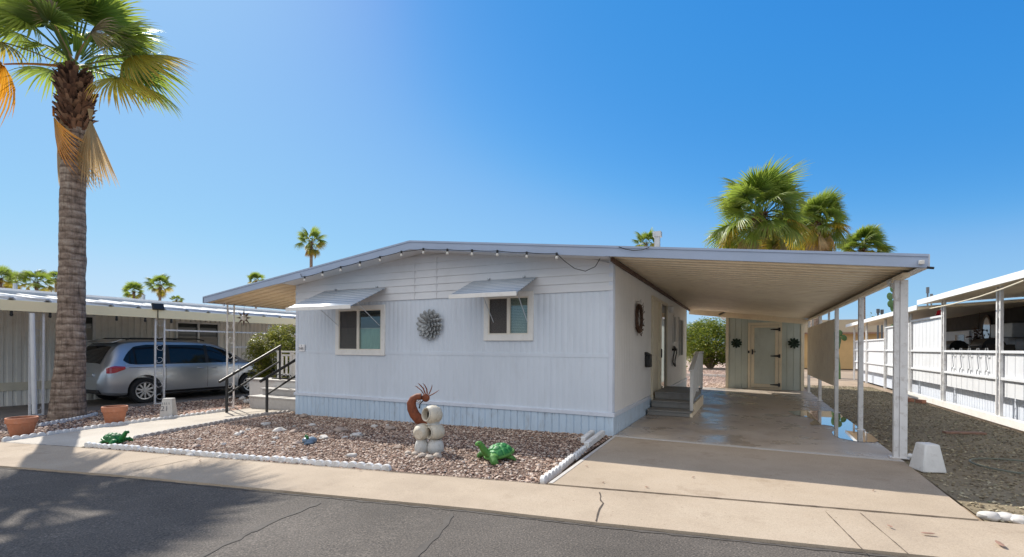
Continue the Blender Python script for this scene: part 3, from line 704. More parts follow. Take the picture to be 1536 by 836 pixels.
# string lights
bul = [(457,415.5),(484,408),(511,400.5),(540,393),(570,385.5),(602,377.5),(635,373.5),(671,374.5),(708,375.5),(746,376.5),(790,379),(835,380.5)]
pts = [PY(x, y, YE-.03) for x, y in bul]
sl = thing('string_lights', 'string of black-capped glass bulbs hung along the front gable fascia', 'string lights', pts[6])
path = []
for a, b in zip(pts[:-1], pts[1:]):
    for t in (0,.25,.5,.75): q = a.lerp(b, t); q.z -= .02*t*(1-t)*2; path.append(q)
path = [PY(451,411,YE-.02), PY(452,415,YE-.03)]+path+[pts[-1], PY(847,392,YE-.02), PY(862,403,YE+.05), PY(878,407,YE+.1), PY(893,400,YE+.1), PY(900,388,YE+.05)]
MB().tube(path, .006, 5).build('cable', M['blackp'], sl)
for p in pts:
    b = MB().lathe([(.010,.015),(.018,.010),(.018,-.03),(.014,-.034)], 10, Matrix.Translation(p)).build('socket', M['blackp'], sl)
    MB().lathe([(.010,-.034),(.020,-.047),(.025,-.064),(.020,-.083),(.005,-.091)], 12, Matrix.Translation(p)).build('bulb', M['bulb'], sl)
# ------------------------------------------------------------------ wall ornaments
def petal(mb, c, ax, out, L, w, tilt, cup=.3):
    c = Vector(c); ax = Vector(ax); out = Vector(out); sd = out.cross(ax)
    vs = []
    for i, t in enumerate((0,.3,.6,.85,1.0)):
        ww = w*(.35,.85,1,.7,.08)[i]; h = tilt*t*L+cup*w*0
        m = c+ax*(t*L)+out*h
        vs += [m-sd*ww+out*cup*ww, m, m+sd*ww+out*cup*ww]
    fs = []
    for i in range(4):
        for j in range(2): a = i*3+j; fs.append((a, a+1, a+4, a+3))
    mb.add(vs, fs)
def flower(name, c, out, up, rad, rings, mat, label, cat):
    mb = MB(); out = Vector(out); up = Vector(up); sd = out.cross(up); c = Vector(c)
    for k, (n, r0, L, w, tilt, h) in enumerate(rings):
        for i in range(n):
            a = 2*math.pi*(i+.5*(k%2))/n+rnd.uniform(-.08,.08); ax = up*math.cos(a)+sd*math.sin(a)
            petal(mb, c+ax*(r0*rad)+out*(h*rad), ax, out, L*rad*rnd.uniform(.9,1.08), w*rad, tilt)
    mb.ell(c+out*.03, (.12*rad,)*3)
    o = mb.build(name, mat, origin=c, fix=False); md = o.modifiers.new('Solid', 'SOLIDIFY'); md.thickness = .003
    return tag(o, label, cat)
c = PY(645,487,YF-.03)
flower('metal_flower', c, (0,-1,0), (0,0,1), .30, [(16,.55,.45,.13,.15,.02),(14,.42,.42,.13,.3,.06),(12,.28,.40,.13,.45,.10),(9,.14,.38,.12,.7,.13),(6,.05,.3,.1,1.1,.15)], M['steelflower'], 'large grey metal flower on the front wall between the two windows', 'wall decoration')
c = PX(959,478,XR+.04)
wr = MB(); rgx = random.Random(3)
for i in range(150):
    a = rgx.uniform(0,6.28); r = rgx.gauss(.215,.035); q = c+Vector((rgx.uniform(-.02,.04), r*math.cos(a), r*math.sin(a)*1.15))
    ax = Vector((rgx.uniform(-.15,.2), math.cos(a+rgx.uniform(.5,2)), math.sin(a+rgx.uniform(.5,2)))).normalized(); petal(wr, q, ax, (1,0,0), .06, .016, .15)
wr.tube([c+Vector((0,.22*math.cos(t),.25*math.sin(t))) for t in np.linspace(0,6.283,20)], .03, 6)
tag(wr.build('twig_wreath', M['copper'], origin=c, fix=False), 'round brown twig wreath on the side wall under the carport', 'wreath')
mbx = thing('mailbox', 'small black letter box on the side wall left of the sliding door', 'mailbox', PX(973,540,XR+.06))
q = PX(973,540,XR+.06)
MB().box((XR+.005,q.y-.12,q.z-.15),(XR+.11,q.y+.12,q.z+.10)).build('box', M['blackp'], mbx, bevel=.02)
MB().prism([(XR+.005,q.y-.13,q.z+.10),(XR+.13,q.y-.13,q.z+.09),(XR+.005,q.y-.13,q.z+.16)], (0,.26,0)).build('lid', M['black'], mbx)
q = PY(453,522,YF-.02)
pl = thing('number_plaque', 'white house number plaque at the left corner of the front wall', 'sign', q)
MB().box((q.x-.085,YF-.03,q.z-.075),(q.x+.085,YF-.012,q.z+.075)).build('plate', M['plaque'], pl, bevel=.004)
mb = MB(); rot = Matrix.Rotation(R(90),4,'X')
text_mesh(mb, '21', .085, Matrix.Translation((q.x+.042,YF-.032,q.z-.02)) @ rot); text_mesh(mb, '2W', .08, Matrix.Translation((q.x-.035,YF-.032,q.z-.02)) @ rot)
text_mesh(mb, '3', .055, Matrix.Translation((q.x-.005,YF-.032,q.z+.045)) @ rot); mb.build('lettering', M['ink'], pl)
# ------------------------------------------------------------------ porch steps at the carport door
st = thing('porch_steps', 'grey wooden steps with white side railing up to the sliding door', 'steps', (-1.2,10.2,0))
s0 = G(970,624.6); s1 = G(1018.6,627.5)
y0 = 9.95; x0, x1 = XR+.05, -.98
levels = [(y0,.16),(y0+.30,.32),(y0+.60,.48)]
tops = [.13,.27,.42]; ys = [y0, y0+.45, y0+.85, 12.5]
for i in range(3):
    mb = MB(); mb.box((x0,ys[i]+.02,.02 if i == 0 else tops[i-1]),(x1-.03,ys[-1] if i == 2 else ys[i+1]+.02,tops[i]-.03)); mb.box((x0,ys[i]-.012,tops[i]-.03),(x1-.0,ys[i+1]+.015,tops[i]))
    mb.build('step', M['grey_step'], st, bevel=.006)
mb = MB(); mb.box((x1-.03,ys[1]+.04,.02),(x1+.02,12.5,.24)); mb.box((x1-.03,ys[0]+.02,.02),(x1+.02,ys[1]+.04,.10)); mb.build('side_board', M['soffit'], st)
mb = MB()
bx = x1-.02
mb.box((bx-.03,y0+.2,.13),(bx+.03,y0+.27,.93)); mb.box((bx-.03,11.3,.42),(bx+.03,11.37,1.25)); mb.box((bx-.03,12.4,.42),(bx+.03,12.47,1.25))
mb.beam((bx,y0+.1,.93),(bx,11.3,1.28),.09,.035); mb.beam((bx,11.3,1.28),(bx,12.5,1.28),.09,.035)
mb.beam((bx,y0+.24,.30),(bx,11.3,.55),.035,.06)
for k in range(8):
    yy = y0+.4+k*.13; mb.box((bx-.015,yy,.30+(yy-y0)*.2),(bx+.015,yy+.035,.93+(yy-y0-.1)*.29))
for k in range(8): yy = 11.45+k*.12; mb.box((bx-.015,yy,.5),(bx+.015,yy+.035,1.265))
mb.build('railing', M['white'], st, bevel=.004)
hr = thing('hose_reel', 'coiled black garden hose hung on the side wall behind the white railing', 'hose', (XR+.1,13.9,1.15))
mb = MB(); mb.tube([(XR+.06+.02*math.sin(t*3), 13.9+(.22+.01*t/6)*math.cos(t), 1.15+(.24+.01*t/6)*math.sin(t)) for t in np.linspace(0,25,120)], .016, 6); mb.build('coil', M['blackp'], hr)
mb = MB(); mb.box((XR,13.8,1.3),(XR+.12,14.0,1.36)); mb.build('hanger', M['black'], hr)
# ------------------------------------------------------------------ shed at the end of the carport
YS = 18.02; SX0, SX1 = -.67, 1.62
shed = thing('garden_shed', 'grey-green timber shed with cream-framed door at the end of the carport', 'shed', (.5,YS,0))
DXa, DXb = PY(1122,500,YS).x, PY(1173,500,YS).x
zdt = PY(1145,484,YS).z
mb = MB(); ribbed(mb, SX0, SX1, .02, 2.62, [(DXa,DXb,-.1,zdt)], lambda u, o, z: (u, YS-o, z), .19, .022, .01)
mb.box((SX0,YS+.02,.02),(DXa,YS+.06,2.6)); mb.box((DXb,YS+.02,.02),(SX1,YS+.06,2.6)); mb.box((DXa,YS+.02,zdt),(DXb,YS+.06,2.6))
mb.box((SX0,YS+.06,.02),(SX0+.05,20.3,2.6)); mb.box((SX1-.05,YS+.06,.02),(SX1,20.3,2.6)); mb.box((SX0,20.3,.02),(SX1,20.35,2.6))
mb.prism([(SX0,YS+.02,2.6),(SX1,YS+.02,2.6),((SX0+SX1)/2,YS+.02,3.15)], (0,.04,0)); mb.build('wall', M['shed'], shed, fix=False)
mb = MB()
for x in (SX0, SX1-.07): mb.box((x-.01,YS-.03,.02),(x+.08,YS-.002,2.56))
mb.box((SX0-.1,YS-.032,2.50),(SX1+.1,YS-.004,2.60)); mb.build('corner_trim', M['cream'], shed)
mx = (SX0+SX1)/2
mb = MB()
for s in (-1,1): mb.prism([(mx+s*(1.15+.22),YS-.25,2.48),(mx,YS-.25,3.12),(mx,YS-.25,3.18),(mx+s*(1.15+.22),YS-.25,2.54)], (0,2.7,0))
mb.build('roof', M['trim'], shed)
dr = MB().box((DXa+.09,YS-.012,.08),(DXb-.09,YS+.03,zdt-.09)).build('door', M['shed'], shed)
mb = MB()
for a, b in ((DXa,DXa+.085),(DXb-.085,DXb)): mb.box((a,YS-.035,.02),(b,YS+.04,zdt))
mb.box((DXa+.085,YS-.033,zdt-.085),(DXb-.085,YS+.04,zdt)); mb.box((DXa+.085,YS-.033,.02),(DXb-.085,YS+.04,.07)); mb.build('door_frame', M['cream'], shed, bevel=.005)
mb = MB(); a, b = DXa+.095, DXb-.095; c0, c1 = .085, zdt-.095
for u in ((a,a+.1),(b-.1,b)): mb.box((u[0],YS-.028,c0),(u[1],YS-.0125,c1))
mb.box((a+.1,YS-.026,c1-.08),(b-.1,YS-.0125,c1)); mb.box((a+.1,YS-.026,c0),(b-.1,YS-.0125,c0+.12)); mb.build('door_trim', M['cream'], dr, bevel=.004)
mb = MB(); mb.box((a+.02,YS-.045,1.18),(a+.06,YS-.029,1.34)); mb.tube([(a+.04,YS-.05,1.26),(a+.14,YS-.06,1.26)], .014, 8); mb.box((DXa+.0,YS-.05,1.22),(DXa+.05,YS-.036,1.3)); mb.build('latch', M['black'], dr)
for z in (c0+.1, 1.13, c1-.14):
    mb = MB(); mb.box((b-.01,YS-.042,z-.06),(b+.05,YS-.0355,z+.06)); mb.prism([(b-.01,YS-.04,z-.035),(b-.01,YS-.04,z+.035),(b-.24,YS-.04,z+.012),(b-.24,YS-.04,z-.012)], (0,.011,0)); mb.build('hinge', M['black'], dr)
for px, lab in ((1105,'dark green metal flower on the shed wall left of its door'),(1191,'dark green metal flower on the shed wall right of its door')):
    flower('metal_flower', PY(px,515,YS-.04), (0,-1,0), (0,0,1), .18, [(10,.35,.65,.2,.1,.0),(8,.2,.5,.18,.4,.06),(6,.05,.35,.14,.8,.1)], M['greenflower'], lab, 'wall decoration')
# ------------------------------------------------------------------ patio awning and entry steps on the left
pa = thing('patio_awning', 'sloping awning roof with tan underside over the left entry steps', 'awning', (-10,8,0))
XA = -11.4; YA = 10.6
mb = MB(); ribroof(mb, XA+.02, XL-.02, YE+.03, YA, -.12, .24, .095); r_ = mb.build('roof_panel', M['soffit2'], pa, fix=False)
md = r_.modifiers.new('Solid', 'SOLIDIFY'); md.thickness = .012; md.offset = 1
mb = MB(); roofseg(mb, XA, XL, YE, YE+.03, .01, .15); roofseg(mb, XA, XL, YE-.012, YE, .012, .03); mb.build('fascia', M['fascia'], pa)
mb = MB(); mb.box((XA-.02,YE+.0,zt(XA)-.13),(XA+.02,YA,zt(XA)+.012)); mb.build('gutter', M['fascia'], pa)
def scrollpost(mb, xa, xb, ya, yb, z0, z1, w=.028):
    for (x, y) in ((xa,ya),(xb,yb)): mb.box((x-w/2,y-w/2,z0),(x+w/2,y+w/2,z1))
    n = 7
    for i in range(n):
        zc = z0+(i+.6)*(z1-z0)/n; s = 1 if i%2 else -1
        mb.tube([(xa+(xb-xa)*(.5+.33*math.sin(t)*s), ya+(yb-ya)*(.5+.33*math.sin(t)*s), zc+.07*math.cos(t*.9)) for t in np.linspace(-.5,5.2,12)], .006, 5)
    mb.beam((xa,ya,z0+.02),(xb,yb,z0+.02),.02,.03)
mb = MB(); pA, pB = PX(341,500,XA+.08), PX(351,500,XA+.08)
a = PX(341,500,XA+.06); b = PX(351,500,XA+.06)
scrollpost(mb, a.x, b.x, a.y, b.y, gz(XA), zt(XA)-.13); mb.build('post', M['postw'], pa)
# entry steps
es = thing('entry_steps', 'tan deck and steps with a white balustrade at the left side of the house', 'steps', (-10,8,-.15))
gs = -.16
mb = MB(); mb.box((-11.0,7.80,gs),(XL-.05,8.12,.11)); mb.box((-11.03,7.77,.11),(XL-.05,8.13,.14)); mb.build('step', M['deck'], es, bevel=.006)
mb = MB(); mb.box((-11.0,8.14,gs),(XL-.05,8.46,.275)); mb.box((-11.03,8.11,.275),(XL-.05,8.47,.305)); mb.build('step', M['deck'], es, bevel=.006)
mb = MB(); mb.box((-12.05,8.44,.45),(XL-.05,9.1,.49)); mb.build('deck_boards', M['deck'], es, bevel=.006)
mb = MB(); mb.box((-12.0,8.50,gs-.05),(-11.0,8.53,.45)); mb.box((-11.0,8.48,gs),(XL-.05,8.5,.45)); mb.box((-12.02,8.53,gs-.05),(-11.98,9.05,.45)); mb.box((-11.98,9.03,gs-.05),(XL-.05,9.05,.45)); mb.build('deck_skirt', M['white'], es)
mb = MB()
yb_ = 9.02
for x in (-11.5,-11.0,-10.1,-9.1): mb.box((x-.04,yb_-.04,.49),(x+.04,yb_+.04,1.19))
mb.box((-11.54,yb_-.05,1.19),(XL-.05,yb_+.05,1.23)); mb.box((-11.46,yb_-.02,1.09),(XL-.05,yb_+.02,1.14)); mb.box((-11.46,yb_-.02,.56),(XL-.05,yb_+.02,.61))
for k in range(16): x = -11.38+k*.16; mb.box((x-.025,yb_-.015,.61),(x+.025,yb_+.015,1.09))
mb.build('balustrade', M['white'], es, bevel=.003)
def handrail(name, pb, pt_, label):
    h = thing(name, label, 'handrail', pb)
    MB().tube([pb, pb+Vector((0,0,.80))], .03, 10).build('post', M['black'], h); MB().tube([Vector((pt_.x,pt_.y,.28)), Vector((pt_.x,pt_.y,pt_.z-.02))], .026, 10).build('post', M['black'], h)
    mb = MB(); d = (Vector(pt_)-(pb+Vector((0,0,.80)))); a = pb+Vector((0,0,.80))-d*.12; b = pb+Vector((0,0,.80))+d*1.02
    mb.tube([a, b], .032, 10); mb.build('top_rail', M['black'], h)
    mb = MB(); mb.tube([pb+Vector((0,0,.42)), Vector((pt_.x,pt_.y,pt_.z-.38))], .024, 8); mb.build('lower_rail', M['black'], h)
handrail('handrail', Vector((-10.62,6.97,-.16)), PY(420,520,8.62), 'left black pipe handrail of the entry steps, nearest the silver van')
handrail('handrail', Vector((-9.68,7.28,-.14)), Vector((-9.55,8.62,1.38)), 'right black pipe handrail of the entry steps, nearest the house wall')
q = PY(423,571,8.75); mb = MB()
for k in range(5):
    mb.tube([(q.x-.28+k*.14+.07*math.cos(t), q.y, .55+.06*math.sin(t)) for t in np.linspace(0,3.3,8)], .012, 6)
mb.box((q.x-.36,q.y-.03,.492),(q.x+.36,q.y+.03,.52)); tag(mb.build('boot_scraper', M['black'], origin=(q.x,q.y,.49)), 'black scrolled iron ornament standing on the entry deck', 'ornament')
sun = PX(366,477,-11.35)
so = thing('sun_ornament', 'spiky white and brown sun ornament hanging under the patio awning edge', 'ornament', sun)
right = Vector((cyw,syw,0)); nrm = Vector((syw,-cyw,0))
mb = MB(); mb.ell(sun, (.075,.075,.075)); mb.build('disc', M['white'], so)
mb = MB()
for k in range(8):
    a = k*math.pi/4; d = right*math.cos(a)+Vector((0,0,1))*math.sin(a); s = right*-math.sin(a)+Vector((0,0,1))*math.cos(a)
    mb.prism([sun+d*.065-s*.028, sun+d*.065+s*.028, sun+d*.20], nrm*.012)
mb.build('ray', M['copper'], so)
mb = MB(); mb.tube([sun+Vector((0,0,.06)), Vector((sun.x,sun.y,zt(XA)-.12))], .003, 4); mb.build('hanging_wire', M['black'], so)
# ------------------------------------------------------------------ edging blocks
def edging_block(name, mat, L, label, group):
    mb = MB(); n = int(round(L/.115)); w = L/n; prof = []
    for i in range(n):
        for t in np.linspace(0, math.pi, 7)[:-1]: prof.append((-L/2+w*i+w/2-math.cos(t)*w/2, .022+.045*math.sin(t)))
    prof.append((L/2, .022))
    poly = [(-L/2,-.025,-.02)]+[(x,-.025,z) for x, z in prof]+[(L/2,-.025,-.02)]
    mb.prism(poly[::-1], (0,.05,0)); o = mb.build(name, mat, bevel=.005); return tag(o, label, 'edging', group)
def edging_row(pts, mat, label, group, L=.575, smooth=False):
    proto = edging_block('edging_block', mat, L-.012, label, group); first = True
    seg = []; pts = [Vector((p[0], p[1], 0)) for p in pts]
    pos = pts[0].copy(); i = 0
    while True:
        rest = L; d = None; p = pos.copy(); j = i
        while j < len(pts)-1 and (pts[j+1]-p).length < rest: rest -= (pts[j+1]-p).length; p = pts[j+1].copy(); j += 1
        if j >= len(pts)-1: break
        e = p+(pts[j+1]-p).normalized()*rest; seg.append((pos, e)); pos = e; i = j
    for a, b in seg:
        o = proto if first else proto.copy()
        if not first: C.objects.link(o)
        first = False; m = (a+b)/2; dd = b-a
        o.location = (m.x+rnd.uniform(-.008,.008), m.y+rnd.uniform(-.008,.008), gz(m.x)+.005+rnd.uniform(-.012,.006)); o.rotation_euler = (rnd.uniform(-.12,.12), rnd.uniform(-.015,.015), math.atan2(dd.y, dd.x)+rnd.uniform(-.03,.03))
edging_row([(-8.72,3.59),(-3.2,4.32)], M['edging'], 'white scalloped edging block in the row between sidewalk and gravel bed', 'white edging row along the sidewalk')
edging_row([(p.x+.02, p.y) for p in Bline], M['edging2'], 'grey scalloped edging block in the row between walkway and front gravel bed', 'grey edging row beside the walkway')
edging_row([(p.x-.02, p.y+.02) for p in Cline], M['edging'], 'pale scalloped edging block in the row behind the terracotta pots', 'pale edging row on the far side of the walkway')
edging_row([(-1.86,4.5),(-1.935,6.35)], M['edging'], 'white scalloped edging block in the row beside the driveway', 'white edging row beside the driveway')
edging_row([G(60,640), G(95,634), G(125,628), G(152,621)], M['edging'], 'white scalloped edging block in the curved row around the palm trunk', 'white edging around the palm')
for (xa, ya, xb, yb, lab) in ((-1.95,6.28,-1.99,7.25,'long white plank lying at the house corner nearest the driveway'),(-2.10,6.6,-2.14,7.2,'short white plank lying beside the house corner on gravel')):
    mb = MB(); mb.beam((xa,ya,.05),(xb,yb,.06),.07,.09); tag(mb.build('white_plank', M['edging'], origin=(xa,ya,0), bevel=.012), lab, 'plank')
for i, (px, py, s, lab) in enumerate(((1488,781,.075,'leftmost white round stone at the driveway mouth'),(1512,783,.08,'middle white round stone at the driveway mouth'),(1533,787,.07,'rightmost white round stone at the driveway mouth'))):
    p = G(px,py); tag(MB().ell((p.x,p.y+.05,.02), (s,.06,.04), None, 16, 10, .2, i).build('edge_stone', M['rockw'], origin=(p.x,p.y+.05,0)), lab, 'stone', 'white stones at the driveway mouth')
# ------------------------------------------------------------------ garden ornaments
def pot(px0, px1, pyt, pyb, label):
    b = G((px0+px1)/2, pyb-4); dep = -syw*b.x+cyw*b.y
    w = (px1-px0)/F*dep*dep/math.hypot(b.x, b.y)*1.03; h = (pyb-pyt-4)/F*dep*1.0
    p = thing('terracotta_pot', label, 'plant pot', b, 'terracotta pots'); r = w/2
    T = Matrix.Translation(b)
    MB().lathe([(r*.62,0),(r*.66,.01),(r*.9,h*.72),(r*.86,h*.72),(r*.8,h*.8)], 32, T).build('body', M['terra'], p)
    MB().lathe([(r*.90,h*.70),(r*.98,h*.72),(r,h*.98),(r*.97,h),(r*.88,h),(r*.86,h*.8)], 32, T, cap=False).build('rim', M['terra'], p)
    MB().lathe([(.01,h*.86),(r*.86,h*.84)], 24, T, cap=False).build('soil', M['soil'], p)
pot(7,58,626,658,'terracotta pot at the far left corner of the walkway and sidewalk')
pot(152,192,609.5,640.5,'terracotta pot on gravel just right of the palm trunk')
cb = G(253,626.5); blk = thing('address_marker', 'tapered grey concrete marker numbered 21 beside the walkway', 'marker', cb)
dep = -syw*cb.x+cyw*cb.y; k = dep/F
T = Matrix.Translation(cb) @ Matrix.Rotation(R(38),4,'Z')
wb, wt, hh = 18*k, 13*k, 29*k
def frustum(mb, wb, wt, db, dt, h, T):
    vs = [T @ Vector(v) for v in ((-wb/2,-db/2,0),(wb/2,-db/2,0),(wb/2,db/2,0),(-wb/2,db/2,0),(-wt/2,-dt/2,h),(wt/2,-dt/2,h),(wt/2,dt/2,h),(-wt/2,dt/2,h))]
    mb.add(vs, [(0,3,2,1),(4,5,6,7),(0,1,5,4),(1,2,6,5),(2,3,7,6),(3,0,4,7)])
mb = MB(); frustum(mb, wb, wt, .26, .16, hh, T); mb.build('block', M['cblock'], blk, bevel=.012)
mb = MB(); tl = math.atan2(.05, hh); face = lambda x, z: T @ Matrix.Translation((x, -.13+.05*z/hh-.003, z)) @ Matrix.Rotation(R(90)-tl,4,'X')
text_mesh(mb, '21', .15, face(-.03,.20))
for i, x in enumerate((-.075,-.035,.0,.045)): mb.box((-.004,-.022,-.002),(.004,.022,.002), face(x,.31)); mb.box((-.004,-.02,-.002),(.016,-.012,.002), face(x,.31))
mb.build('lettering', M['ink'], blk)
# wheel stop block at the carport
wb_ = G(1391,706); T = Matrix.Translation(wb_) @ Matrix.Rotation(R(20),4,'Z')
mb = MB(); frustum(mb, .25, .15, .24, .16, .31, T); tag(mb.build('concrete_block', M['concrete_w'], origin=wb_, bevel=.015), 'white tapered concrete block beside the front carport post', 'block')
mb = MB(); mb.tube([(1.80,7.50,.06),(1.95,7.25,.05)], .03, 10); tag(mb.build('drain_pipe', M['pvc'], origin=(1.85,7.4,.05)), 'short white pipe between front carport post and concrete block', 'pipe')
# stacked clay pots
DK = 6.42; kp = DK/F
pc = PD(645,680,DK); pc.z = gz(pc.x)
ps = thing('stacked_pots', 'stack of five cream clay pots on gravel in front of the house', 'garden ornament', pc)
def jug(px, py, wpx, hpx, axis, mat, dd=0, hole=True):
    c = PD(px, py, DK+dd); r = wpx*kp/2; h = hpx*kp/2; ax = Vector(axis).normalized()
    q = Vector((0,0,1)).rotation_difference(ax).to_matrix().to_4x4(); T = Matrix.Translation(c) @ q
    prof = [(r*.55,-h),(r*.82,-h*.75),(r*.98,-h*.25),(r,h*.1),(r*.92,h*.5),(r*.80,h*.76),(r*.70,h*.84),(r*.72,h*.94),(r*.73,h*1.0),(r*.62,h*1.0),(r*.58,h*.84),(r*.62,h*.5),(r*.6,0),(r*.4,-h*.6)]
    o = MB().lathe(prof, 28, T).build('pot', mat, ps)
    MB().lathe([(.005,h*.3),(r*.60,h*.3)], 20, T, cap=False).build('pot_mouth', M['dark'], o)
toc = Vector((syw,-cyw,0)); lf = -right
jug(632.5,672,21,26,(0,0,1),M['clay2']); jug(653.5,672,25,26,(0,0,1),M['clay2'],-.02)
jug(633,648,25,24,lf*-.3+Vector((0,0,.15))+toc*-1,M['clay']); jug(653,648,25,25,lf*.75+toc*.7,M['clay'],-.02)
jug(649,622,28,26,lf*.72+toc*.75+Vector((0,0,.12)),M['clay'],-.01)
q = PD(650,635,DK); MB().lathe([(.075,-.03),(.085,-.012),(.075,0),(.085,.012),(.07,.03)], 24, Matrix.Translation(q)).build('pot_collar', M['clay2'], ps)
for i, (px, py, s) in enumerate(((622,683,.045),(629,686,.035),(634,685,.05),(644,689,.06),(656,687,.06),(612,682,.05))):
    p = G(px,py); tag(MB().ell((p.x,p.y,p.z+s*.4), (s,s*.8,s*.6), None, 12, 8, .3, i+5).build('round_stone', M['rockt'], origin=p), 'rounded tan stone at the foot of the stacked pots', 'stone', 'stones around the stacked pots')
# flute player
DKK = 6.62; kk = DKK/F
base = PD(640,672,DKK); base.z = gz(base.x)
fl_ = thing('flute_player', 'rusted steel humpbacked flute player figure with curved hair behind the pots', 'garden sculpture', base)
cl = [(646,640,4.5),(636,634,6),(628,629,7),(622,622,7),(618,613,6.8),(617,605,6.2),(620,599,5.6),(626,595.5,5),(632,595,4.6)]
MB().tube([PD(x,y,DKK) for x, y, r in cl], [r*1.08*kk for x, y, r in cl], 14).build('body', M['rust'], fl_)
MB().ell(PD(638.5,597,DKK), (6.2*kk,3.5*kk,6.2*kk), Matrix.Rotation(YAW,3,'Z')).build('head', M['rust'], fl_)
for pts_ in ([(636,592),(632,586),(625,580),(622,579)],[(638,591),(635,583),(630,577.5),(627,575)],[(641,591),(640,584),(637,578),(634,575)],[(643,592),(646,586),(648,580),(648,577)],[(644,594),(650,591),(655,588),(659,585)]):
    MB().tube([PD(x,y,DKK) for x, y in pts_], [1.3*kk,1.3*kk,1.0*kk,.3*kk], 8, flat=.6).build('hair_strand', M['rust'], fl_)
MB().tube([PD(635,601,DKK-.03), PD(630,606,DKK-.05), PD(629,613,DKK-.06)], [1.0*kk,.9*kk,1.4*kk], 8).build('flute', M['black'], fl_)
MB().tube([PD(626,601,DKK-.02), PD(629,603,DKK-.05), PD(631,601,DKK-.05)], [2.2*kk,1.8*kk,1.2*kk], 8).build('arm', M['galv'], fl_)
MB().tube([PD(636,633,DKK), Vector((base.x,base.y,base.z-.05))], [3*kk,2.2*kk], 8).build('stake', M['galv'], fl_)
# turtles
def shellmat(name, col, edge):
    m, nt, b = newmat(name); at = nd(nt, 'ShaderNodeAttribute', attribute_name='tip'); v = coords(nt, True)
    c_ = ramp(nt, at.outputs['Fac'], [(.25, col), (.75, edge)]); k_ = ramp(nt, noise_n(nt, v, 26, 6, .7), [(.3,(.55,.6,.5)),(.55,(1,1,1)),(.75,(1.5,1.35,1.2))])
    nt.links.new(mixc(nt, 1.0, c_, k_, 'MULTIPLY'), b.inputs['Base Color']); b.inputs['Roughness'].default_value = .5; bump(nt, b, noise_n(nt, v, 60, 5), .5, .006); return m
M['green'] = shellmat('shell_green_paint', (.012,.17,.035), (.10,.40,.11)); M['dshell'] = shellmat('shell_dark_green_paint', (.008,.11,.02), (.02,.2,.04))
def turtle(name, loc, rotz, s, msk, msh, label):
    t = thing(name, label, 'turtle statue', loc)
    T = Matrix.Translation(loc) @ Matrix.Rotation(rotz,4,'Z') @ Matrix.Scale(s,4)
    mb = MB(); mb.ell((0,0,.10), (.20,.165,.075), None, 20, 10)
    # neck and head
    mb.tube([(.12,0,.10),(.19,0,.14),(.235,0,.20),(.265,0,.25)], [.065,.058,.05,.045], 14)
    mb.ell((.295,0,.275), (.062,.045,.042), Matrix.Rotation(R(-10),3,'Y'), 14, 10); mb.ell((.335,0,.268), (.03,.032,.026))
    for sy in (-1,1):
        mb.tube([(.10,sy*.11,.09),(.16,sy*.19,.09),(.17,sy*.25,.045),(.13,sy*.28,.015)], [.07,.068,.058,.03], 12, flat=.75)
        mb.tube([(-.10,sy*.10,.08),(-.17,sy*.17,.06),(-.21,sy*.20,.02)], [.05,.045,.025], 12, flat=.7)
    mb.tube([(-.19,0,.07),(-.25,0,.04)], [.03,.008], 8)
    mb.v = [tuple(T @ Vector(v)) for v in mb.v]; bo = mb.build('body', msk, t)
    rm = bo.modifiers.new('Remesh', 'REMESH'); rm.mode = 'VOXEL'; rm.voxel_size = .009*s; rm.use_smooth_shade = True
    sm = bo.modifiers.new('Smooth', 'SMOOTH'); sm.iterations = 6
    sh = MB(); tilt = Matrix.Rotation(R(12),3,'Y')
    n, m = 64, 28; vs = []; ev = []; cells = [(0,0)]+[(.105*math.cos(i*math.pi/3), .105*math.sin(i*math.pi/3)) for i in range(6)]+[(.2*math.cos(i*math.pi/6+.26), .2*math.sin(i*math.pi/6+.26)) for i in range(12)]
    for i in range(m+1):
        th = (math.pi/2)*i/m
        for k2 in range(n):
            a = 2*math.pi*k2/n; d = Vector((math.sin(th)*math.cos(a), math.sin(th)*math.sin(a), math.cos(th)))
            ds = sorted(((d.x*.2-cx)**2+(d.y*.2-cy)**2)**.5 for cx, cy in cells); e = min(1, (ds[1]-ds[0])/.035); q = .90+.10*e**.6
            vs.append(Vector((-.03,0,.10))+tilt @ Vector((d.x*.215*q, d.y*.185*q, d.z*.155*q))); ev.append(1-e)
    fs = [(i*n+k2, (i+1)*n+k2, (i+1)*n+(k2+1)%n, i*n+(k2+1)%n) for i in range(m) for k2 in range(n)]
    sh.add([T @ v for v in vs], fs); so2 = sh.build('shell', msh, t); at2 = so2.data.attributes.new('tip', 'FLOAT', 'POINT'); at2.data.foreach_set('value', ev)
    mb = MB(); mb.tube([T @ (Vector((-.03,0,.10))+tilt @ Vector((.218*math.cos(a), .19*math.sin(a), 0))) for a in np.linspace(0,6.283,32)], .022*s, 8, cap=False); mb.build('shell_rim', msk, t)
    mb = MB()
    for sy in (-1,1): mb.ell(T @ Vector((.318,sy*.036,.288)), (.009*s,)*3)
    mb.build('eye', M['blackp'], t)
p = G(746,691); turtle('turtle_statue', p, R(180+26+28), .82, M['lime'], M['green'], 'bright green turtle statue raising its head on the gravel near the right window')
p = G(172,666); turtle('turtle_statue', p, R(20), .66, M['dgreen'], M['dshell'], 'dark green turtle statue where the walkway meets the sidewalk')
p = G(465,666); fr = thing('frog_ornament', 'small blue-grey frog ornament on the gravel left of the stacked pots', 'garden ornament', p)
T = Matrix.Translation(p) @ Matrix.Rotation(R(240),4,'Z')
mb = MB(); mb.ell((0,0,.05), (.10,.085,.055), None, 16, 10); mb.ell((.06,0,.06), (.05,.07,.04))
for sy in (-1,1): mb.ell((.02,sy*.08,.03), (.06,.03,.03)); mb.tube([(.06,sy*.05,.05),(.09,sy*.08,.0)], .016, 8)
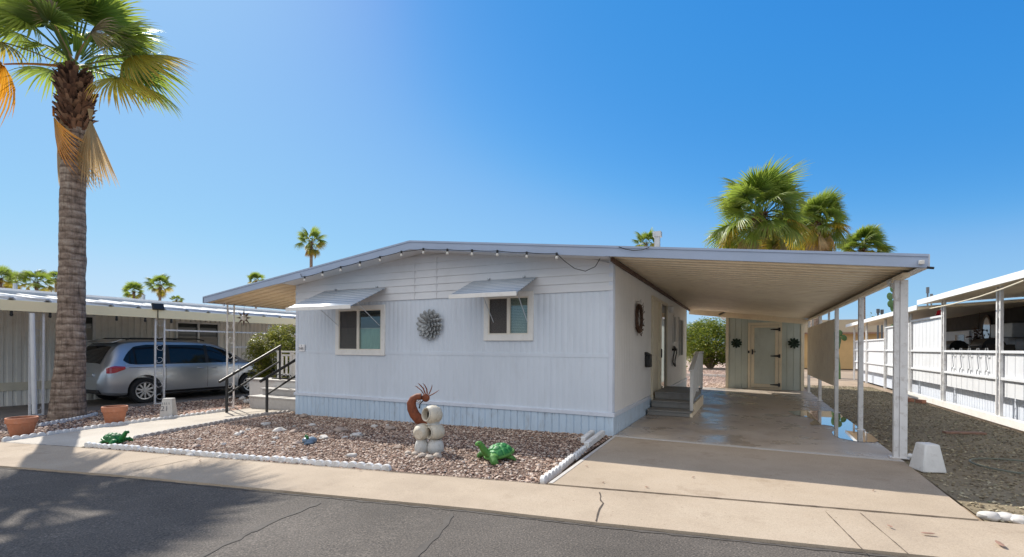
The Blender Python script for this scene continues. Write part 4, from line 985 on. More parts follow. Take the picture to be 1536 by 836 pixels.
mb.v = [tuple(T @ Vector(v)) for v in mb.v]; mb.build('body', M['bluegrey'], fr)
for sy in (-1,1):
    q = T @ Vector((.045,sy*.045,.105)); MB().ell(q, (.022,.022,.03)).build('eye', M['dgreen'], fr)
for i, (px, py, s, m, lab) in enumerate(((511,648,.12,'rock','tan rock with a dark end on gravel left of the stacked pots'),(420,648,.10,'rockw','flat pale rock on gravel nearest the walkway edging'),(440,650,.08,'rock','small brown rock between the flat pale rocks'),(486,659,.09,'rockw','pale low stone right of the frog ornament'),(535,655,.1,'rockw','pale stone on gravel right of the tan rock'),(398,638,.09,'rockw','pale stone against the grey walkway edging'),(455,627,.12,'rock','dark rock at the shaded left corner of the house'),(585,645,.10,'rock','brown stone in the shade close to the skirting'))):
    p = G(px,py); tag(MB().ell((p.x,p.y,p.z+s*.25), (s,s*.7,s*.45), Matrix.Rotation(i*.9,3,'Z'), 14, 9, .45, i+20).build('garden_rock', M[m], origin=p), lab, 'rock')
rgx = random.Random(8); nk = 0
while nk < 34:
    p = G(rgx.uniform(260,620), rgx.uniform(628,690))
    if not inpoly(p.x, p.y, BED) or p.y > 6.9 or (nk < 24 and p.x > -5.5): continue
    nk += 1; s = rgx.uniform(.028,.07)
    tag(MB().ell((p.x,p.y,p.z+s*.2), (s,s*rgx.uniform(.6,.9),s*.5), Matrix.Rotation(rgx.uniform(0,3),3,'Z'), 11, 7, .5, nk+60).build('loose_stone', M['rockw'] if nk%3 else M['rock'], origin=p), 'loose stone a little larger than the gravel around it in the front bed', 'stone', 'loose stones in the front gravel bed')
rgx = random.Random(5)
for i in range(16):
    p = G(rgx.uniform(362,402), rgx.uniform(597,605)); s = rgx.uniform(.06,.10)
    tag(MB().ell((p.x,p.y,p.z+s*.4), (s,s*.85,s*.7), None, 10, 7, .35, i+40).build('white_rock', M['rockw'], origin=p), 'white rounded rock in the pile beside the entry deck', 'rock', 'white rocks beside the entry deck')
# ------------------------------------------------------------------ minivan
def minivan(rear, label):
    t = thing('minivan', label, 'van', rear)
    S  = [0, .05,.12,.28,.46,.75,1.3,2.2,2.9,3.25,3.6,3.95,4.15,4.5,4.85,5.05,5.15]
    RZ_= [.80,.98,1.12,1.45,1.68,1.745,1.77,1.765,1.72,1.63,1.46,1.25,1.15,1.07,.96,.86,.70]
    ZB = [.42,.34,.30,.28,.27,.26,.24,.24,.24,.24,.24,.24,.24,.25,.27,.32,.40]
    HW = [.78,.88,.93,.97,.99,1.0,1.0,1.0,1.0,1.0,1.0,.99,.98,.95,.88,.78,.62]
    HR = [.70,.74,.74,.72,.72,.74,.75,.75,.74,.73,.72,.74,.78,.80,.74,.62,.48]
    sa = np.linspace(0, 5.15, 84); ker = np.array([1,2,3,2,1])/9.
    def sm(v): a = np.interp(sa, S, v); p = np.pad(a, 2, mode='edge'); q = np.convolve(p, ker, 'valid'); q[0] = a[0]; q[-1] = a[-1]; return q
    rz, zb_, hw, hr = sm(RZ_), sm(ZB), sm(HW), sm(HR)
    def sec(i):
        belt = min(1.06+.0*sa[i], rz[i]-.10); pts = [(hw[i]*.88, zb_[i]), (hw[i]*.965, zb_[i]+.06), (hw[i]*.985, zb_[i]+.22), (hw[i], min(.72, belt-.08)), (hw[i]*.985, belt-.05), (hw[i]*.965, belt)]
        e = rz[i]-.06; pts += [(hw[i]*.965+(hr[i]*1.06-hw[i]*.965)*.5, belt+(e-belt)*.55), (hr[i]*1.06, e), (hr[i]*.93, rz[i]-.022), (hr[i]*.6, rz[i]), (0, rz[i]+.012)]
        return pts
    Tm = Matrix(((0,-1,0,rear.x),(1.0,0,0,rear.y),(0,0,1.0,rear.z),(0,0,0,1)))
    W = lambda s, y, z: Tm @ Vector((s, -y, z))      # y>0 is the side that faces the walkway
    mb = MB(); n = None; vs = []
    for i in range(len(sa)):
        p = sec(i); full = [(y,z) for y,z in p]+[(-y,z) for y,z in p[-2::-1]]; n = len(full)
        vs += [W(sa[i], y, z) for y, z in full]
    fs = [(i*n+k, i*n+(k+1)%n, (i+1)*n+(k+1)%n, (i+1)*n+k) for i in range(len(sa)-1) for k in range(n)]
    fs += [tuple(range(n)), tuple((len(sa)-1)*n+k for k in range(n-1,-1,-1))]
    mb.add(vs, fs); body = mb.build('body', M['silver'], t, smooth=50)
    AX = (1.02, 4.13); WR = .36
    cut = MB()
    for s in AX:
        for sy in (-1,1): cut.lathe([(.42,-.20),(.42,.20)], 40, Matrix.Translation(W(s, sy*.95, WR+.02)) @ Matrix.Rotation(R(90),4,'Y'))
    co = cut.build('cutter', M['dark']); 
    bm_ = body.modifiers.new('Arch', 'BOOLEAN'); bm_.object = co; bm_.operation = 'DIFFERENCE'; bm_.solver = 'EXACT'
    co.location = (0,0,0); bpy.context.view_layer.update()
    me = bpy.data.meshes.new_from_object(body.evaluated_get(bpy.context.evaluated_depsgraph_get())); body.modifiers.clear(); body.data = me
    me.set_sharp_from_angle(angle=R(28)); me.materials.clear(); me.materials.append(M['silver']); me.polygons.foreach_set('material_index', [0]*len(me.polygons))
    bpy.data.objects.remove(co)
    def halfw(s, z):
        i = int(np.argmin(abs(sa-s))); p = sec(i); zs = [q[1] for q in p]; ys_ = [q[0] for q in p]
        return float(np.interp(z, zs, ys_))
    def patch(name, mat, outline, off, par=t, sides=(1,), nu=26, nv=7):
        # outline: list of (s, zlow, zhigh)
        mb = MB(); ss = np.linspace(outline[0][0], outline[-1][0], nu); lo = np.interp(ss, [o[0] for o in outline], [o[1] for o in outline]); hi = np.interp(ss, [o[0] for o in outline], [o[2] for o in outline])
        for sd in sides:
            vs = []
            for s, a, b in zip(ss, lo, hi):
                for k in range(nv+1): z = a+(b-a)*k/nv; vs.append(W(s, sd*(halfw(s,z)+off), z))
            fs = [(i*(nv+1)+k, (i+1)*(nv+1)+k, (i+1)*(nv+1)+k+1, i*(nv+1)+k+1) for i in range(nu-1) for k in range(nv)]
            mb.add(vs, fs)
        return mb.build(name, mat, par)
    gl = patch('side_window', M['carglass'], [(.52,1.20,1.22),(.62,1.11,1.40),(.8,1.085,1.58),(1.1,1.08,1.63),(2.5,1.08,1.63),(2.9,1.08,1.60),(3.25,1.08,1.50),(3.55,1.09,1.36),(3.75,1.10,1.20)], .006, sides=(1,-1), nu=50)
    patch('window_trim', M['alloy'], [(.55,1.075,1.10),(.8,1.06,1.078),(3.75,1.065,1.085)], .010, gl)
    for s in (1.62,2.72): patch('pillar', M['blackp'], [(s-.05,1.085,1.63),(s+.05,1.085,1.63)], .008, gl, nu=3)
    for s, nm in ((1.55,0),(2.72,0),(3.72,0)): patch('door_seam', M['blackp'], [(s-.005,.36,1.06),(s+.005,.36,1.06)], .003, nu=2)
    patch('sill_trim', M['blackp'], [(1.5,.26,.33),(3.65,.26,.33)], .006, nu=8); patch('slide_rail', M['blackp'], [(.62,1.0,1.012),(1.55,1.0,1.012)], .003, nu=6)
    for s in (2.50,2.88):
        mb = MB(); y = halfw(s,.93); mb.tube([W(s-.09,y+.004,.935), W(s-.05,y+.035,.94), W(s+.07,y+.035,.94), W(s+.1,y+.004,.935)], .014, 8); mb.build('door_handle', M['alloy'], t)
    patch('tail_light', M['redlens'], [(.14,.87,1.00),(.22,.86,1.04),(.32,.88,1.06),(.54,.97,1.04)], .012, sides=(1,-1), nu=14)
    # rear glass, plate bar and bumper
    mb = MB(); vs = []; nu, nv = 12, 14
    for i in range(nu+1):
        s = .13+.27*i/nu
        for k in range(nv+1): y = -.66+1.32*k/nv; j = int(np.argmin(abs(sa-s))); z = float(np.interp(s, sa, rz)); vs.append(W(s-.012, y*(1-.05*i/nu), z+.004-.03*abs(y/.7)**3))
    mb.add(vs, [(i*(nv+1)+k, (i+1)*(nv+1)+k, (i+1)*(nv+1)+k+1, i*(nv+1)+k+1) for i in range(nu) for k in range(nv)]); mb.build('rear_window', M['carglass'], t)
    mb = MB(); mb.box((-.03,-.62,.78),(.02,.62,.86), Tm); mb.build('tailgate_trim', M['alloy'], t, bevel=.01)
    mb = MB(); mb.prism([W(.36,.68,1.66), W(.36,-.68,1.66), W(.62,-.66,1.755), W(.62,.66,1.755)], (0,0,.03)); mb.build('spoiler', M['silver'], t, bevel=.008)
    mb = MB(); mb.box((-.02,-.80,.34),(.12,.80,.44), Tm); mb.build('bumper_insert', M['blackp'], t, bevel=.02)
    for sd in (1,-1):
        mb = MB(); mb.tube([W(.7,sd*.66,1.755), W(.8,sd*.66,1.80), W(2.6,sd*.66,1.81), W(2.8,sd*.66,1.76)], .02, 8); mb.build('roof_rail', M['blackp'], t)
        mb = MB(); c = W(3.55, sd*1.06, 1.14); mb.ell(c, (.11,.06,.075)); mb.tube([W(3.5,sd*.95,1.12), c], .025, 6); mb.build('side_mirror', M['silver'], t)
        mb = MB(); mb.ell(W(4.75,sd*.72,.82), (.10,.22,.07)); mb.build('headlight', M['clearlens'], t)
    mb = MB(); mb.box((1.4,-.72,.2),(3.7,.72,.3), Tm)
    for s in AX: mb.box((s-.42,-.74,.2),(s+.42,.74,.75), Tm)
    mb.build('underbody', M['blackp'], t)
    for s in AX:
        for sd in (1,-1):
            Tw = Matrix.Translation(W(s, sd*.88, WR)) @ Matrix.Rotation(R(90)*sd,4,'Y')
            wh = MB().lathe([(.10,-.10),(.235,-.10),(.235,.02),(.235,.02)], 30, Tw).build('wheel', M['blackp'], t)
            MB().lathe([(.235,-.11),(.33,-.11),(.355,-.08),(.36,0),(.355,.08),(.335,.105),(.27,.115),(.24,.10),(.235,.07)], 40, Tw, cap=False).build('tyre', M['rubber'], wh)
            mb = MB(); mb.lathe([(.205,.06),(.215,.10),(.24,.105),(.245,.08)], 40, Tw, cap=False); mb.lathe([(.001,.10),(.05,.10),(.06,.06)], 20, Tw, cap=False)
            for k in range(10):
                A = Tw @ Matrix.Rotation(k*math.pi/5,4,'Z'); w2 = .030 if k%2 else .022
                mb.box((.04,-w2*.7,.055),(.225,w2,.09), A)
            mb.build('rim', M['alloy'], wh)
    return t
vr = Vector((-15.92, 6.47, gz(-16)))
minivan(vr, 'silver minivan parked under the left neighbour\'s white carport roof')
# ------------------------------------------------------------------ left neighbour
ln = thing('mobile_home', 'beige ribbed neighbour home with low white metal roof behind the silver minivan', 'house', (-17.3,8,-.25))
XW = -17.3; zg = -.25
LW = [(6.55,7.34,1.45,2.22),(9.56,11.05,1.15,2.17)]
M['ncream'] = paint('cream_fascia', (.86,.74,.48), .5, .05, 2, bmp=.1)
M['beige'] = paint('beige_siding', (.84,.79,.70), .6, .05, 1.5, (.42,.37,.3), .25, .1, 50)
mb = MB(); ribbed(mb, 1.0, 22, .37, 2.5, LW, lambda u, o, z: (XW+o, u, z), .17, .09, .03); ribbed(mb, 1.0, 22, zg, .15, [], lambda u, o, z: (XW+o, u, z), .17, .09, .03)
mb.box((XW-.1,1,zg),(XW-.05,22,2.5)); mb.build('wall', M['beige'], ln, fix=False)
mb = MB(); mb.box((XW-.02,1,.15),(XW+.03,22,.37)); mb.build('wall_trim', M['cream'], ln)
for (a, b, c, d) in LW:
    w = MB().box((XW-.03,a,c),(XW-.01,b,d)).build('window', M['glass'], ln); f = MB()
    for q in ((a,a+.06),(b-.06,b),((a+b)/2-.03,(a+b)/2+.03)): f.box((XW-.03,q[0],c),(XW+.04,q[1],d))
    f.box((XW-.03,a,c),(XW+.038,b,c+.05)); f.box((XW-.03,a,d-.05),(XW+.038,b,d)); f.build('window_frame', M['white'], w)
    f = MB(); f.box((XW-.012,a+.06,c+.05),(XW+.002,b-.06,c+(d-c)*.5)); f.build('half_screen', M['blind'], w)
XEV = -14.2
mb = MB(); zr = lambda x: 2.30+(XEV-x)*.10
vs = []; fs = []; y = 1.0; prof = []
while y < 25: prof += [(y,0),(y+.50,0),(y+.52,.055),(y+.56,.055)]; y += .60
for yy, h in prof:
    for x in (XEV, XW-.2): vs.append((x, yy, zr(x)+h))
fs = [(2*i, 2*i+1, 2*i+3, 2*i+2) for i in range(len(prof)-1)]; mb.add(vs, fs); mb.mi = [0 if i%4 == 0 else 1 for i in range(len(fs))]; r_ = mb.build('carport_roof', [M['roofw'], M['galv']], ln, fix=False)
md = r_.modifiers.new('Solid', 'SOLIDIFY'); md.thickness = .04; md.offset = -1
mb = MB(); mb.box((XEV,1,2.09),(XEV+.03,25,2.315)); mb.box((XEV-.05,1,2.09),(XEV,25,2.10)); mb.build('fascia', M['ncream'], ln)
mb = MB(); mb.box((XW-.5,1,2.70),(XW-.42,25,2.80)); mb.build('roof_edge', M['galv'], ln)
mb = MB(); mb.prism([(XW-.42,1,2.80),(XW-.42,1,2.86),(XW-3.5,1,3.10),(XW-3.5,1,3.0)], (0,24,0)); mb.prism([(XW-3.5,1,3.0),(XW-3.5,1,3.1),(XW-6.5,1,2.8),(XW-6.5,1,2.7)], (0,24,0)); mb.box((XW-.9,1,2.5),(XW-.5,25,2.75)); mb.build('roof', M['roofw'], ln)
mb = MB(); 
for k, yy in enumerate((3.5,6.0,9.2,12.0,15.5)): mb.tube([(XW-1.2,yy,2.8),(XW-1.2,yy,3.08)], .05, 8)
mb.build('roof_vent', M['galv'], ln)
XP = -14.3
def ppair(pa_, pb_, z0=None):
    a, b = PX(pa_,500,XP), PX(pb_,500,XP); m = MB(); scrollpost(m, XP, XP, a.y, b.y, gz(XP), 2.09, .035); return m.build('post', M['postw'], ln)
for pr in ((45,65),(233,246.5),(403,414)): ppair(*pr)
mb = MB(); za = PX(300,497,XP).z; y0_, y1_ = PX(246,500,XP).y, PX(430,500,XP).y
mb.box((XP-.015,y0_,za-.02),(XP+.015,y1_+4,za+.02)); zb2 = PX(400,521,XP).z; mb.box((XP-.015,PX(347,500,XP).y,zb2-.02),(XP+.015,y1_+4,zb2+.02)); mb.build('post_railing', M['postw'], ln)
a, b = PX(48,470,XP+.1), PX(52,612,XP+.16)
mb = MB(); mb.tube([a, Vector((b.x,b.y,gz(b.x)+.06))], .045, 12); tag(mb.build('downpipe', M['pvc'], origin=(a.x,a.y,gz(a.x))), 'white plastic pipe leaning against the posts left of the palm', 'pipe')
q = PX(237,463,XEV+.05); so_ = thing('solar_floodlight', 'black solar floodlight on the edge of the left neighbour\'s roof', 'light', q)
mb = MB(); T = Matrix.Translation(q+Vector((0,0,.05))) @ Matrix.Rotation(R(-25),4,'Y'); mb.box((-.03,-.14,-.09),(.03,.14,.09), T); mb.build('panel', M['blackp'], so_, bevel=.01); mb = MB(); mb.tube([q+Vector((0,0,-.25)), q], .012, 6); mb.build('stem', M['blackp'], so_)
sl2 = thing('string_lights', 'dark bulbs strung under the cream fascia of the left neighbour', 'string lights', PX(120,472,XEV-.02))
ps2 = [PX(x, y, XEV-.03) for x, y in ((-20,464),(17,467),(75,469.5),(175,475.5),(218,478),(257,480.5))]
for p in ps2[1:]:
    p.z = 2.075
    MB().lathe([(.012,.02),(.024,.01),(.024,-.04),(.03,-.07),(.02,-.10),(.004,-.105)], 10, Matrix.Translation(p)).build('bulb', M['blackp'], sl2)
ps2[0].z = 2.09; MB().tube([Vector((p.x,p.y,2.092)) for p in ps2], .005, 4).build('cable', M['blackp'], sl2)
# ------------------------------------------------------------------ right neighbour
rn = thing('mobile_home', 'white neighbour home on the right with panelled patio and slatted posts', 'house', (6.8,15,0))
XF_ = 4.3; WH = M['pwhite'] = paint('white_panel', (.68,.69,.71), .5, .05, 2, (.55,.53,.5), .2, .08, 60)
ysp = [9.3, 12.2, 15.1, 17.75, 20.6, 23.5, 26.0]
def pan(y0, y1, z0, z1, nm='panel'):
    mb = MB(); ribbed(mb, y0, y1, z0, z1, [], lambda u, o, z: (XF_-o, u, z), .30, .016, .010); mb.box((XF_+.01,y0,z0+.01),(XF_+.02,y1,z1-.01)); mb.build(nm, WH, rn, fix=False)
rails = MB()
for a, b, ztp in ((6.5,9.3,1.36),(9.3,12.2,1.36),(12.2,15.1,1.36),(15.1,17.75,2.22),(17.75,20.6,2.15),(20.6,23.5,1.75),(23.5,26,1.75)):
    pan(a+.03, b-.03, .50, ztp-.02)
    for z in ([1.36,.86] if ztp < 1.5 else [ztp,1.36,.86]): rails.box((XF_-.05,a+.03,z-.05),(XF_+.03,b-.03,z))
rails.build('panel_rail', WH, rn, bevel=.004)
for yy in ysp:
    mb = MB()
    for d in (-.07,.07): mb.box((XF_-.06,yy+d-.022,.02),(XF_-.01,yy+d+.022,2.62 if yy < 16 else 2.42))
    for k in range(9): zc = .15+k*.27; s = 1 if k%2 else -1; mb.tube([(XF_-.035, yy+s*.04*math.sin(t), zc+.08*math.cos(t*.9)) for t in np.linspace(-.5,5.2,10)], .007, 5)
    mb.build('post', M['postw'], rn, bevel=.003)
mb = MB(); skirt(mb, [6.5+i*.13 for i in range(150)], lambda u, o, z: (XF_+.16-o, u, z), lambda u: .02, .52); mb.build('skirting', M['trim'], rn)
mb = MB(); mb.box((XF_-.10,9.3,.0),(XF_+.02,17.9,.13)); mb.build('base_board', M['white'], rn)
def nroof(y0, y1, z, dz, nm):
    x0 = XF_-.28
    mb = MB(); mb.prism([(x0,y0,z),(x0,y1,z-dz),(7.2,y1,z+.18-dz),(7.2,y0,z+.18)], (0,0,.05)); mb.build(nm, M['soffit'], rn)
    mb = MB(); mb.prism([(x0-.02,y0,z-.015),(x0-.02,y1,z-.015-dz),(x0-.02,y1,z+.11-dz),(x0-.02,y0,z+.11)], (.02,0,0)); mb.prism([(x0,y0,z+.055),(x0,y1,z+.055-dz),(7.2,y1,z+.24-dz),(7.2,y0,z+.24)], (0,0,.02)); mb.build('roof_edge', M['roofw'], rn)
nroof(6.0, 16.1, 2.56, .0, 'patio_roof'); nroof(16.12, 26.4, 2.44, .06, 'patio_roof')
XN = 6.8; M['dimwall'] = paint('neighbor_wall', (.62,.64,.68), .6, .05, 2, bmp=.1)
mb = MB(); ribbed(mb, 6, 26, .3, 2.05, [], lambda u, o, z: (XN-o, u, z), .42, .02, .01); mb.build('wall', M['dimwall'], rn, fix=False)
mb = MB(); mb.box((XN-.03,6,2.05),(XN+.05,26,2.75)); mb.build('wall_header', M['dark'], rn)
mb = MB(); mb.prism([(6.7,6,2.6),(6.7,26,2.6),(10,26,3.05),(10,6,3.05)], (0,0,.12)); mb.build('roof', M['roofw'], rn)
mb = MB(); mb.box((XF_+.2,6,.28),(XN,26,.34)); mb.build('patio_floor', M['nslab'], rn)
qa, qb = PX(1452,500,XN-.03), PX(1438,500,XN-.03)
y0_, y1_ = sorted((qa.y,qb.y)); d_ = MB().box((XN-.05,y0_-.15,.35),(XN-.01,y1_+.9,2.03)).build('door', WH, rn)
g = MB().box((XN-.056,y0_+.25,1.1),(XN-.0515,y1_+.25,1.9)).build('door_window', M['glass'], d_)
qc = PX(1517,468,XN-.2); ac = MB().box((XN-.38,qc.y-.55,1.72),(XN-.01,qc.y+.75,2.12)); ac.build('air_conditioner', M['galv'], rn, bevel=.02)
qc = PX(1481,494,XN-.05); mi = thing('oval_mirror', 'oval mirror on the right neighbour\'s patio wall beside the air conditioner', 'mirror', qc)
T = Matrix.Translation(qc) @ Matrix.Rotation(R(-90),4,'Y') @ Matrix.Diagonal((1.25,.95,1,1))
MB().lathe([(.30,0),(.36,.015),(.36,.03),(.30,.035)], 30, T, cap=False).build('frame', M['copper'], mi); MB().lathe([(.001,.02),(.305,.02)], 30, T, cap=False).build('mirror_glass', M['mirror'], mi)
qc = PX(1467,505,XN-.25); mb = MB(); rgx = random.Random(9)
for i in range(60): petal(mb, qc+Vector((rgx.gauss(0,.08),rgx.gauss(0,.12),rgx.gauss(0,.12))), Vector((rgx.gauss(0,.5),rgx.gauss(0,1),rgx.gauss(.2,1))).normalized(), (-1,0,0), .14, .04, .3)
mb.tube([(qc.x+.1,qc.y+.2,2.6),(qc.x,qc.y,qc.z)], .008, 5); tag(mb.build('hanging_basket', M['copper'], origin=qc, fix=False), 'brown dried flower basket hanging on the right neighbour\'s patio', 'hanging basket')
def grill(px, py, x, label):
    c = PX(px, py, x); t = thing('barbecue', label, 'barbecue', (c.x,c.y,.34))
    mb = MB(); mb.tube([(c.x,c.y-.4,c.z-.02),(c.x,c.y+.4,c.z-.02)], .24, 18); mb.build('lid', M['black'], t)
    mb = MB(); mb.box((c.x-.26,c.y-.75,c.z-.12),(c.x+.26,c.y+.75,c.z-.05)); mb.box((c.x-.22,c.y-.4,.36),(c.x+.22,c.y+.4,c.z-.12)); mb.build('cart', M['black'], t, bevel=.01)
    mb = MB(); mb.tube([(c.x-.27,c.y-.3,c.z+.03),(c.x-.27,c.y+.3,c.z+.03)], .014, 8); mb.build('lid_handle', M['galv'], t)
grill(1481,520,5.7,'black barbecue on the right neighbour\'s patio below the oval mirror'); grill(1431,521,6.1,'black barbecue on the right neighbour\'s patio in front of the door')
ch = PX(1524,518,5.4); lc = thing('deck_chair', 'dark sling deck chair on the right neighbour\'s patio', 'chair', (ch.x,ch.y,.34))
mb = MB(); mb.beam((ch.x,ch.y-.1,.75),(ch.x,ch.y+.5,.72),.5,.03); mb.beam((ch.x,ch.y+.5,.72),(ch.x,ch.y-.75+1.5,1.5),.5,.03); mb.build('sling', M['black'], lc)
mb = MB()
for sx in (-.25,.25): mb.tube([(ch.x+sx,ch.y-.15,.36),(ch.x+sx,ch.y+.6,.75)], .015, 6); mb.tube([(ch.x+sx,ch.y+.6,.36),(ch.x+sx,ch.y-.15,.78)], .015, 6)
mb.build('frame', M['galv'], lc)
# scroll ornaments on the panel
for i, px in enumerate((1429,1441,1453.5,1466.5,1479.5)):
    q = PX(px, 532, XF_-.04); mb = MB()
    for s in (1,-1):
        for sy in (1,-1): mb.tube([(XF_-.035, q.y+sy*.035*(1-math.cos(t)), 1.10+s*(.16-.055*math.sin(t)*1+.02*t)) for t in np.linspace(0,4.6,10)], .008, 5)
    mb.tube([(XF_-.035,q.y+.03*math.sin(t),1.10+.15*math.cos(t/2)) for t in np.linspace(0,6.28,14)], .008, 5)
    tag(mb.build('scroll_ornament', M['galv'], origin=(XF_-.035,q.y,1.1)), 'wrought iron scroll hung on the white patio panel in a row of five', 'ornament', 'iron scrolls on the patio panel')
# flag
a, b = PX(1398,480,XF_+.2), PX(1412,463,XF_+.2); fgt = thing('flag', 'red flag on a white pole above the right patio panel', 'flag', a)
MB().tube([a, b], .015, 6).build('pole', M['white'], fgt)
c0 = PX(1418,462,XF_+.22); c1 = PX(1416,474,XF_+.22); c2 = PX(1401,478,XF_+.22)
mb = MB(); vs = []; 
for i in range(9):
    t_ = i/8; top = a.lerp(b, .25+.75*t_); bot = c2.lerp(c1, t_)
    for k in range(5): q = top.lerp(bot, k/4); q.x += .05*math.sin(t_*7+k); vs.append(q)
mb.add(vs, [(i*5+k,(i+1)*5+k,(i+1)*5+k+1,i*5+k+1) for i in range(8) for k in range(4)]); o = mb.build('cloth', M['redcloth'], fgt, fix=False)
mb = MB(); rp = [PX(x,y,XF_-.32) for x,y in ((1395,463),(1430,456),(1470,445),(1505,433),(1536,421))]; mb.tube(rp, .012, 6); tag(mb.build('rope', M['cream'], origin=rp[0]), 'cream rope slung along the right neighbour\'s roof edge', 'rope')
for px, py, s, lab in ((1363,603,.12,'red brick at the foot of the right patio panels, nearest the carport post'),(1381,605,.10,'chipped red brick farther along the base of the right patio panels')):
    p = G(px,py); mb = MB(); mb.box((-.06,-.10,0),(.06,.10,.09), Matrix.Translation(p) @ Matrix.Rotation(.5*s*10,4,'Z')); tag(mb.build('brick', M['brick'], origin=p, bevel=.008), lab, 'brick')
p = G(1446,651); mb = MB(); mb.box((-.3,-.05,.0),(.3,.05,.035), Matrix.Translation(p) @ Matrix.Rotation(R(20),4,'Z')); tag(mb.build('wood_board', M['wood'], origin=p, bevel=.005), 'short reddish board lying on the shaded gravel', 'board')
p = G(1540,705); mb = MB(); mb.tube([(p.x+.45*math.cos(t)*(1+.02*t), p.y+.42*math.sin(t)*(1+.02*t), .025+.01*(t/6)) for t in np.linspace(.3,7,50)], .010, 7); tag(mb.build('garden_hose', M['hose'], origin=p), 'loosely coiled dark hose on the gravel at the right edge', 'hose')
# buildings far behind
tb = thing('stucco_building', 'tan stucco building with flat roof beyond the right fence', 'building', (9,42,0))
mb = MB(); mb.box((1.5,40,0),(10.5,48,2.5)); mb.build('wall', M['tan'], tb); mb = MB(); mb.box((1.2,39.6,2.5),(10.8,48.2,3.4)); mb.build('parapet', M['tanroof'], tb)
mb = MB(); mb.box((1.1,39.5,2.42),(10.9,39.7,2.52)); mb.build('roof_edge', M['wood'], tb)
p = PD(1249,520,34); mb = MB(); mb.box((p.x-.12,p.y-.12,0),(p.x+.12,p.y+.12,3.2)); mb.box((p.x-.4,p.y-.4,0),(p.x+.4,p.y+.4,.2)); tag(mb.build('porch_column', M['cream'], origin=(p.x,p.y,0)), 'cream column standing before the tan building', 'column')
mb = MB()
for i in range(26): x = -4.5+i*.2; mb.box((x,25.0,0),(x+.18,25.1,.12))
tag(mb.build('low_edging', M['rockw'], origin=(-2,25,0)), 'low row of white edging in the sunny rear yard by the citrus tree', 'edging')
# ------------------------------------------------------------------ vegetation
def leafmesh(cloud, size, seed, aspect=.42):
    rg = np.random.RandomState(seed); n = len(cloud); V = np.zeros((n*4,3)); 
    d = rg.normal(size=(n,3)); d[:,2] = abs(d[:,2])*.4-.1; d /= np.linalg.norm(d,axis=1)[:,None]
    up = rg.normal(size=(n,3)); up[:,2] += 1.2; s = np.cross(d, up); s /= np.linalg.norm(s,axis=1)[:,None]
    L = size*rg.uniform(.6,1.3,n)[:,None]; nn = np.cross(s, d)
    V[0::4] = cloud-d*L*.5; V[1::4] = cloud+s*L*aspect*.5+nn*L*.06; V[2::4] = cloud+d*L*.5; V[3::4] = cloud-s*L*aspect*.5+nn*L*.06
    me = bpy.data.meshes.new('leaves'); me.from_pydata(V.tolist(), [], [(4*i,4*i+1,4*i+2,4*i+3) for i in range(n)]); return me
def shrub(name, base, r, h, nclump, nleaf, lsize, mat, label, cat, seed, stem=.25, group=None, trunkr=.04):
    rg = np.random.RandomState(seed); t = thing(name, label, cat, base, group); b = np.array(base); pts = []; cl = []
    for i in range(nclump):
        d = rg.normal(size=3); d /= np.linalg.norm(d); q = rg.uniform(.45,1.0); c = np.array([d[0]*r*q, d[1]*r*q, h*(stem+ (1-stem)*.5)+d[2]*h*(1-stem)*.48*q]); cl.append(c)
        rc = r*rg.uniform(.22,.42); k = nleaf//nclump; e = rg.normal(size=(k,3)); e /= np.linalg.norm(e,axis=1)[:,None]; e *= (rg.uniform(.35,1,k)**.6)[:,None]*rc; e[:,2] *= .85; pts.append(c+e)
    P = np.concatenate(pts); P = P[P[:,2] > .05]
    me = leafmesh(P, lsize, seed); me.materials.append(mat); o = bpy.data.objects.new('foliage', me); C.objects.link(o); o.parent = t
    mb = MB()
    for i in range(min(14, nclump)):
        c = cl[i]; m_ = Vector((c[0]*.35, c[1]*.35, c[2]*.5)); mb.tube([Vector((c[0]*.05,c[1]*.05,0))+t.location, m_+t.location, Vector(c)+t.location], [trunkr,trunkr*.7,trunkr*.3], 6)
    mb.build('stem', M['bark'], t); return t
p = PD(423,520,14.7); shrub('oleander_bush', (p.x,p.y,-.2), .85, 2.25, 60, 24000, .07, M['leaf'], 'dense yellow-green bush behind the entry deck balustrade', 'bush', 11, .1)
p = PD(1066,545,33); shrub('citrus_tree', (p.x,p.y,0), 2.4, 3.3, 90, 26000, .15, M['citrus'], 'round green citrus tree behind the gap between home and shed', 'tree', 12, .06, trunkr=.09)
p = PD(1330,490,45); shrub('bushy_tree', (p.x,p.y,0), 3.0, 4.2, 40, 5000, .22, M['leaf'], 'yellow-green tree beyond the low right fence panels', 'tree', 13, .2, trunkr=.1)
p = PD(1300,500,52); shrub('bushy_tree', (p.x+3,p.y+3,0), 3.0, 3.8, 30, 3000, .25, M['citrus'], 'darker tree behind the yellow-green tree beyond the right fence', 'tree', 14, .2, trunkr=.1)
def cactus(pads, dep, label, z0):
    a = PD(pads[0][0], pads[0][1], dep); t = thing('prickly_pear', label, 'cactus', (a.x,a.y,z0)); k = dep/F
    M.setdefault('cactus', paint('cactus_pad', (.10,.19,.07), .6, .2, 9, (.2,.24,.12), .4, .3, 40))
    for px, py, rx, rz, rot in pads: MB().ell(PD(px,py,dep), (rx*k,rx*k*.28,rz*k), Matrix.Rotation(YAW+rnd.uniform(-.5,.5),3,'Z') @ Matrix.Rotation(R(rot),3,'Y'), 14, 9).build('pad', M['cactus'], t)
    q = PD(pads[-1][0], pads[-1][1], dep); MB().tube([(a.x,a.y,z0),(a.x,a.y,z0+.6),(q.x,q.y,q.z)], [.12,.10,.07], 8).build('trunk', M['cactus'], t)
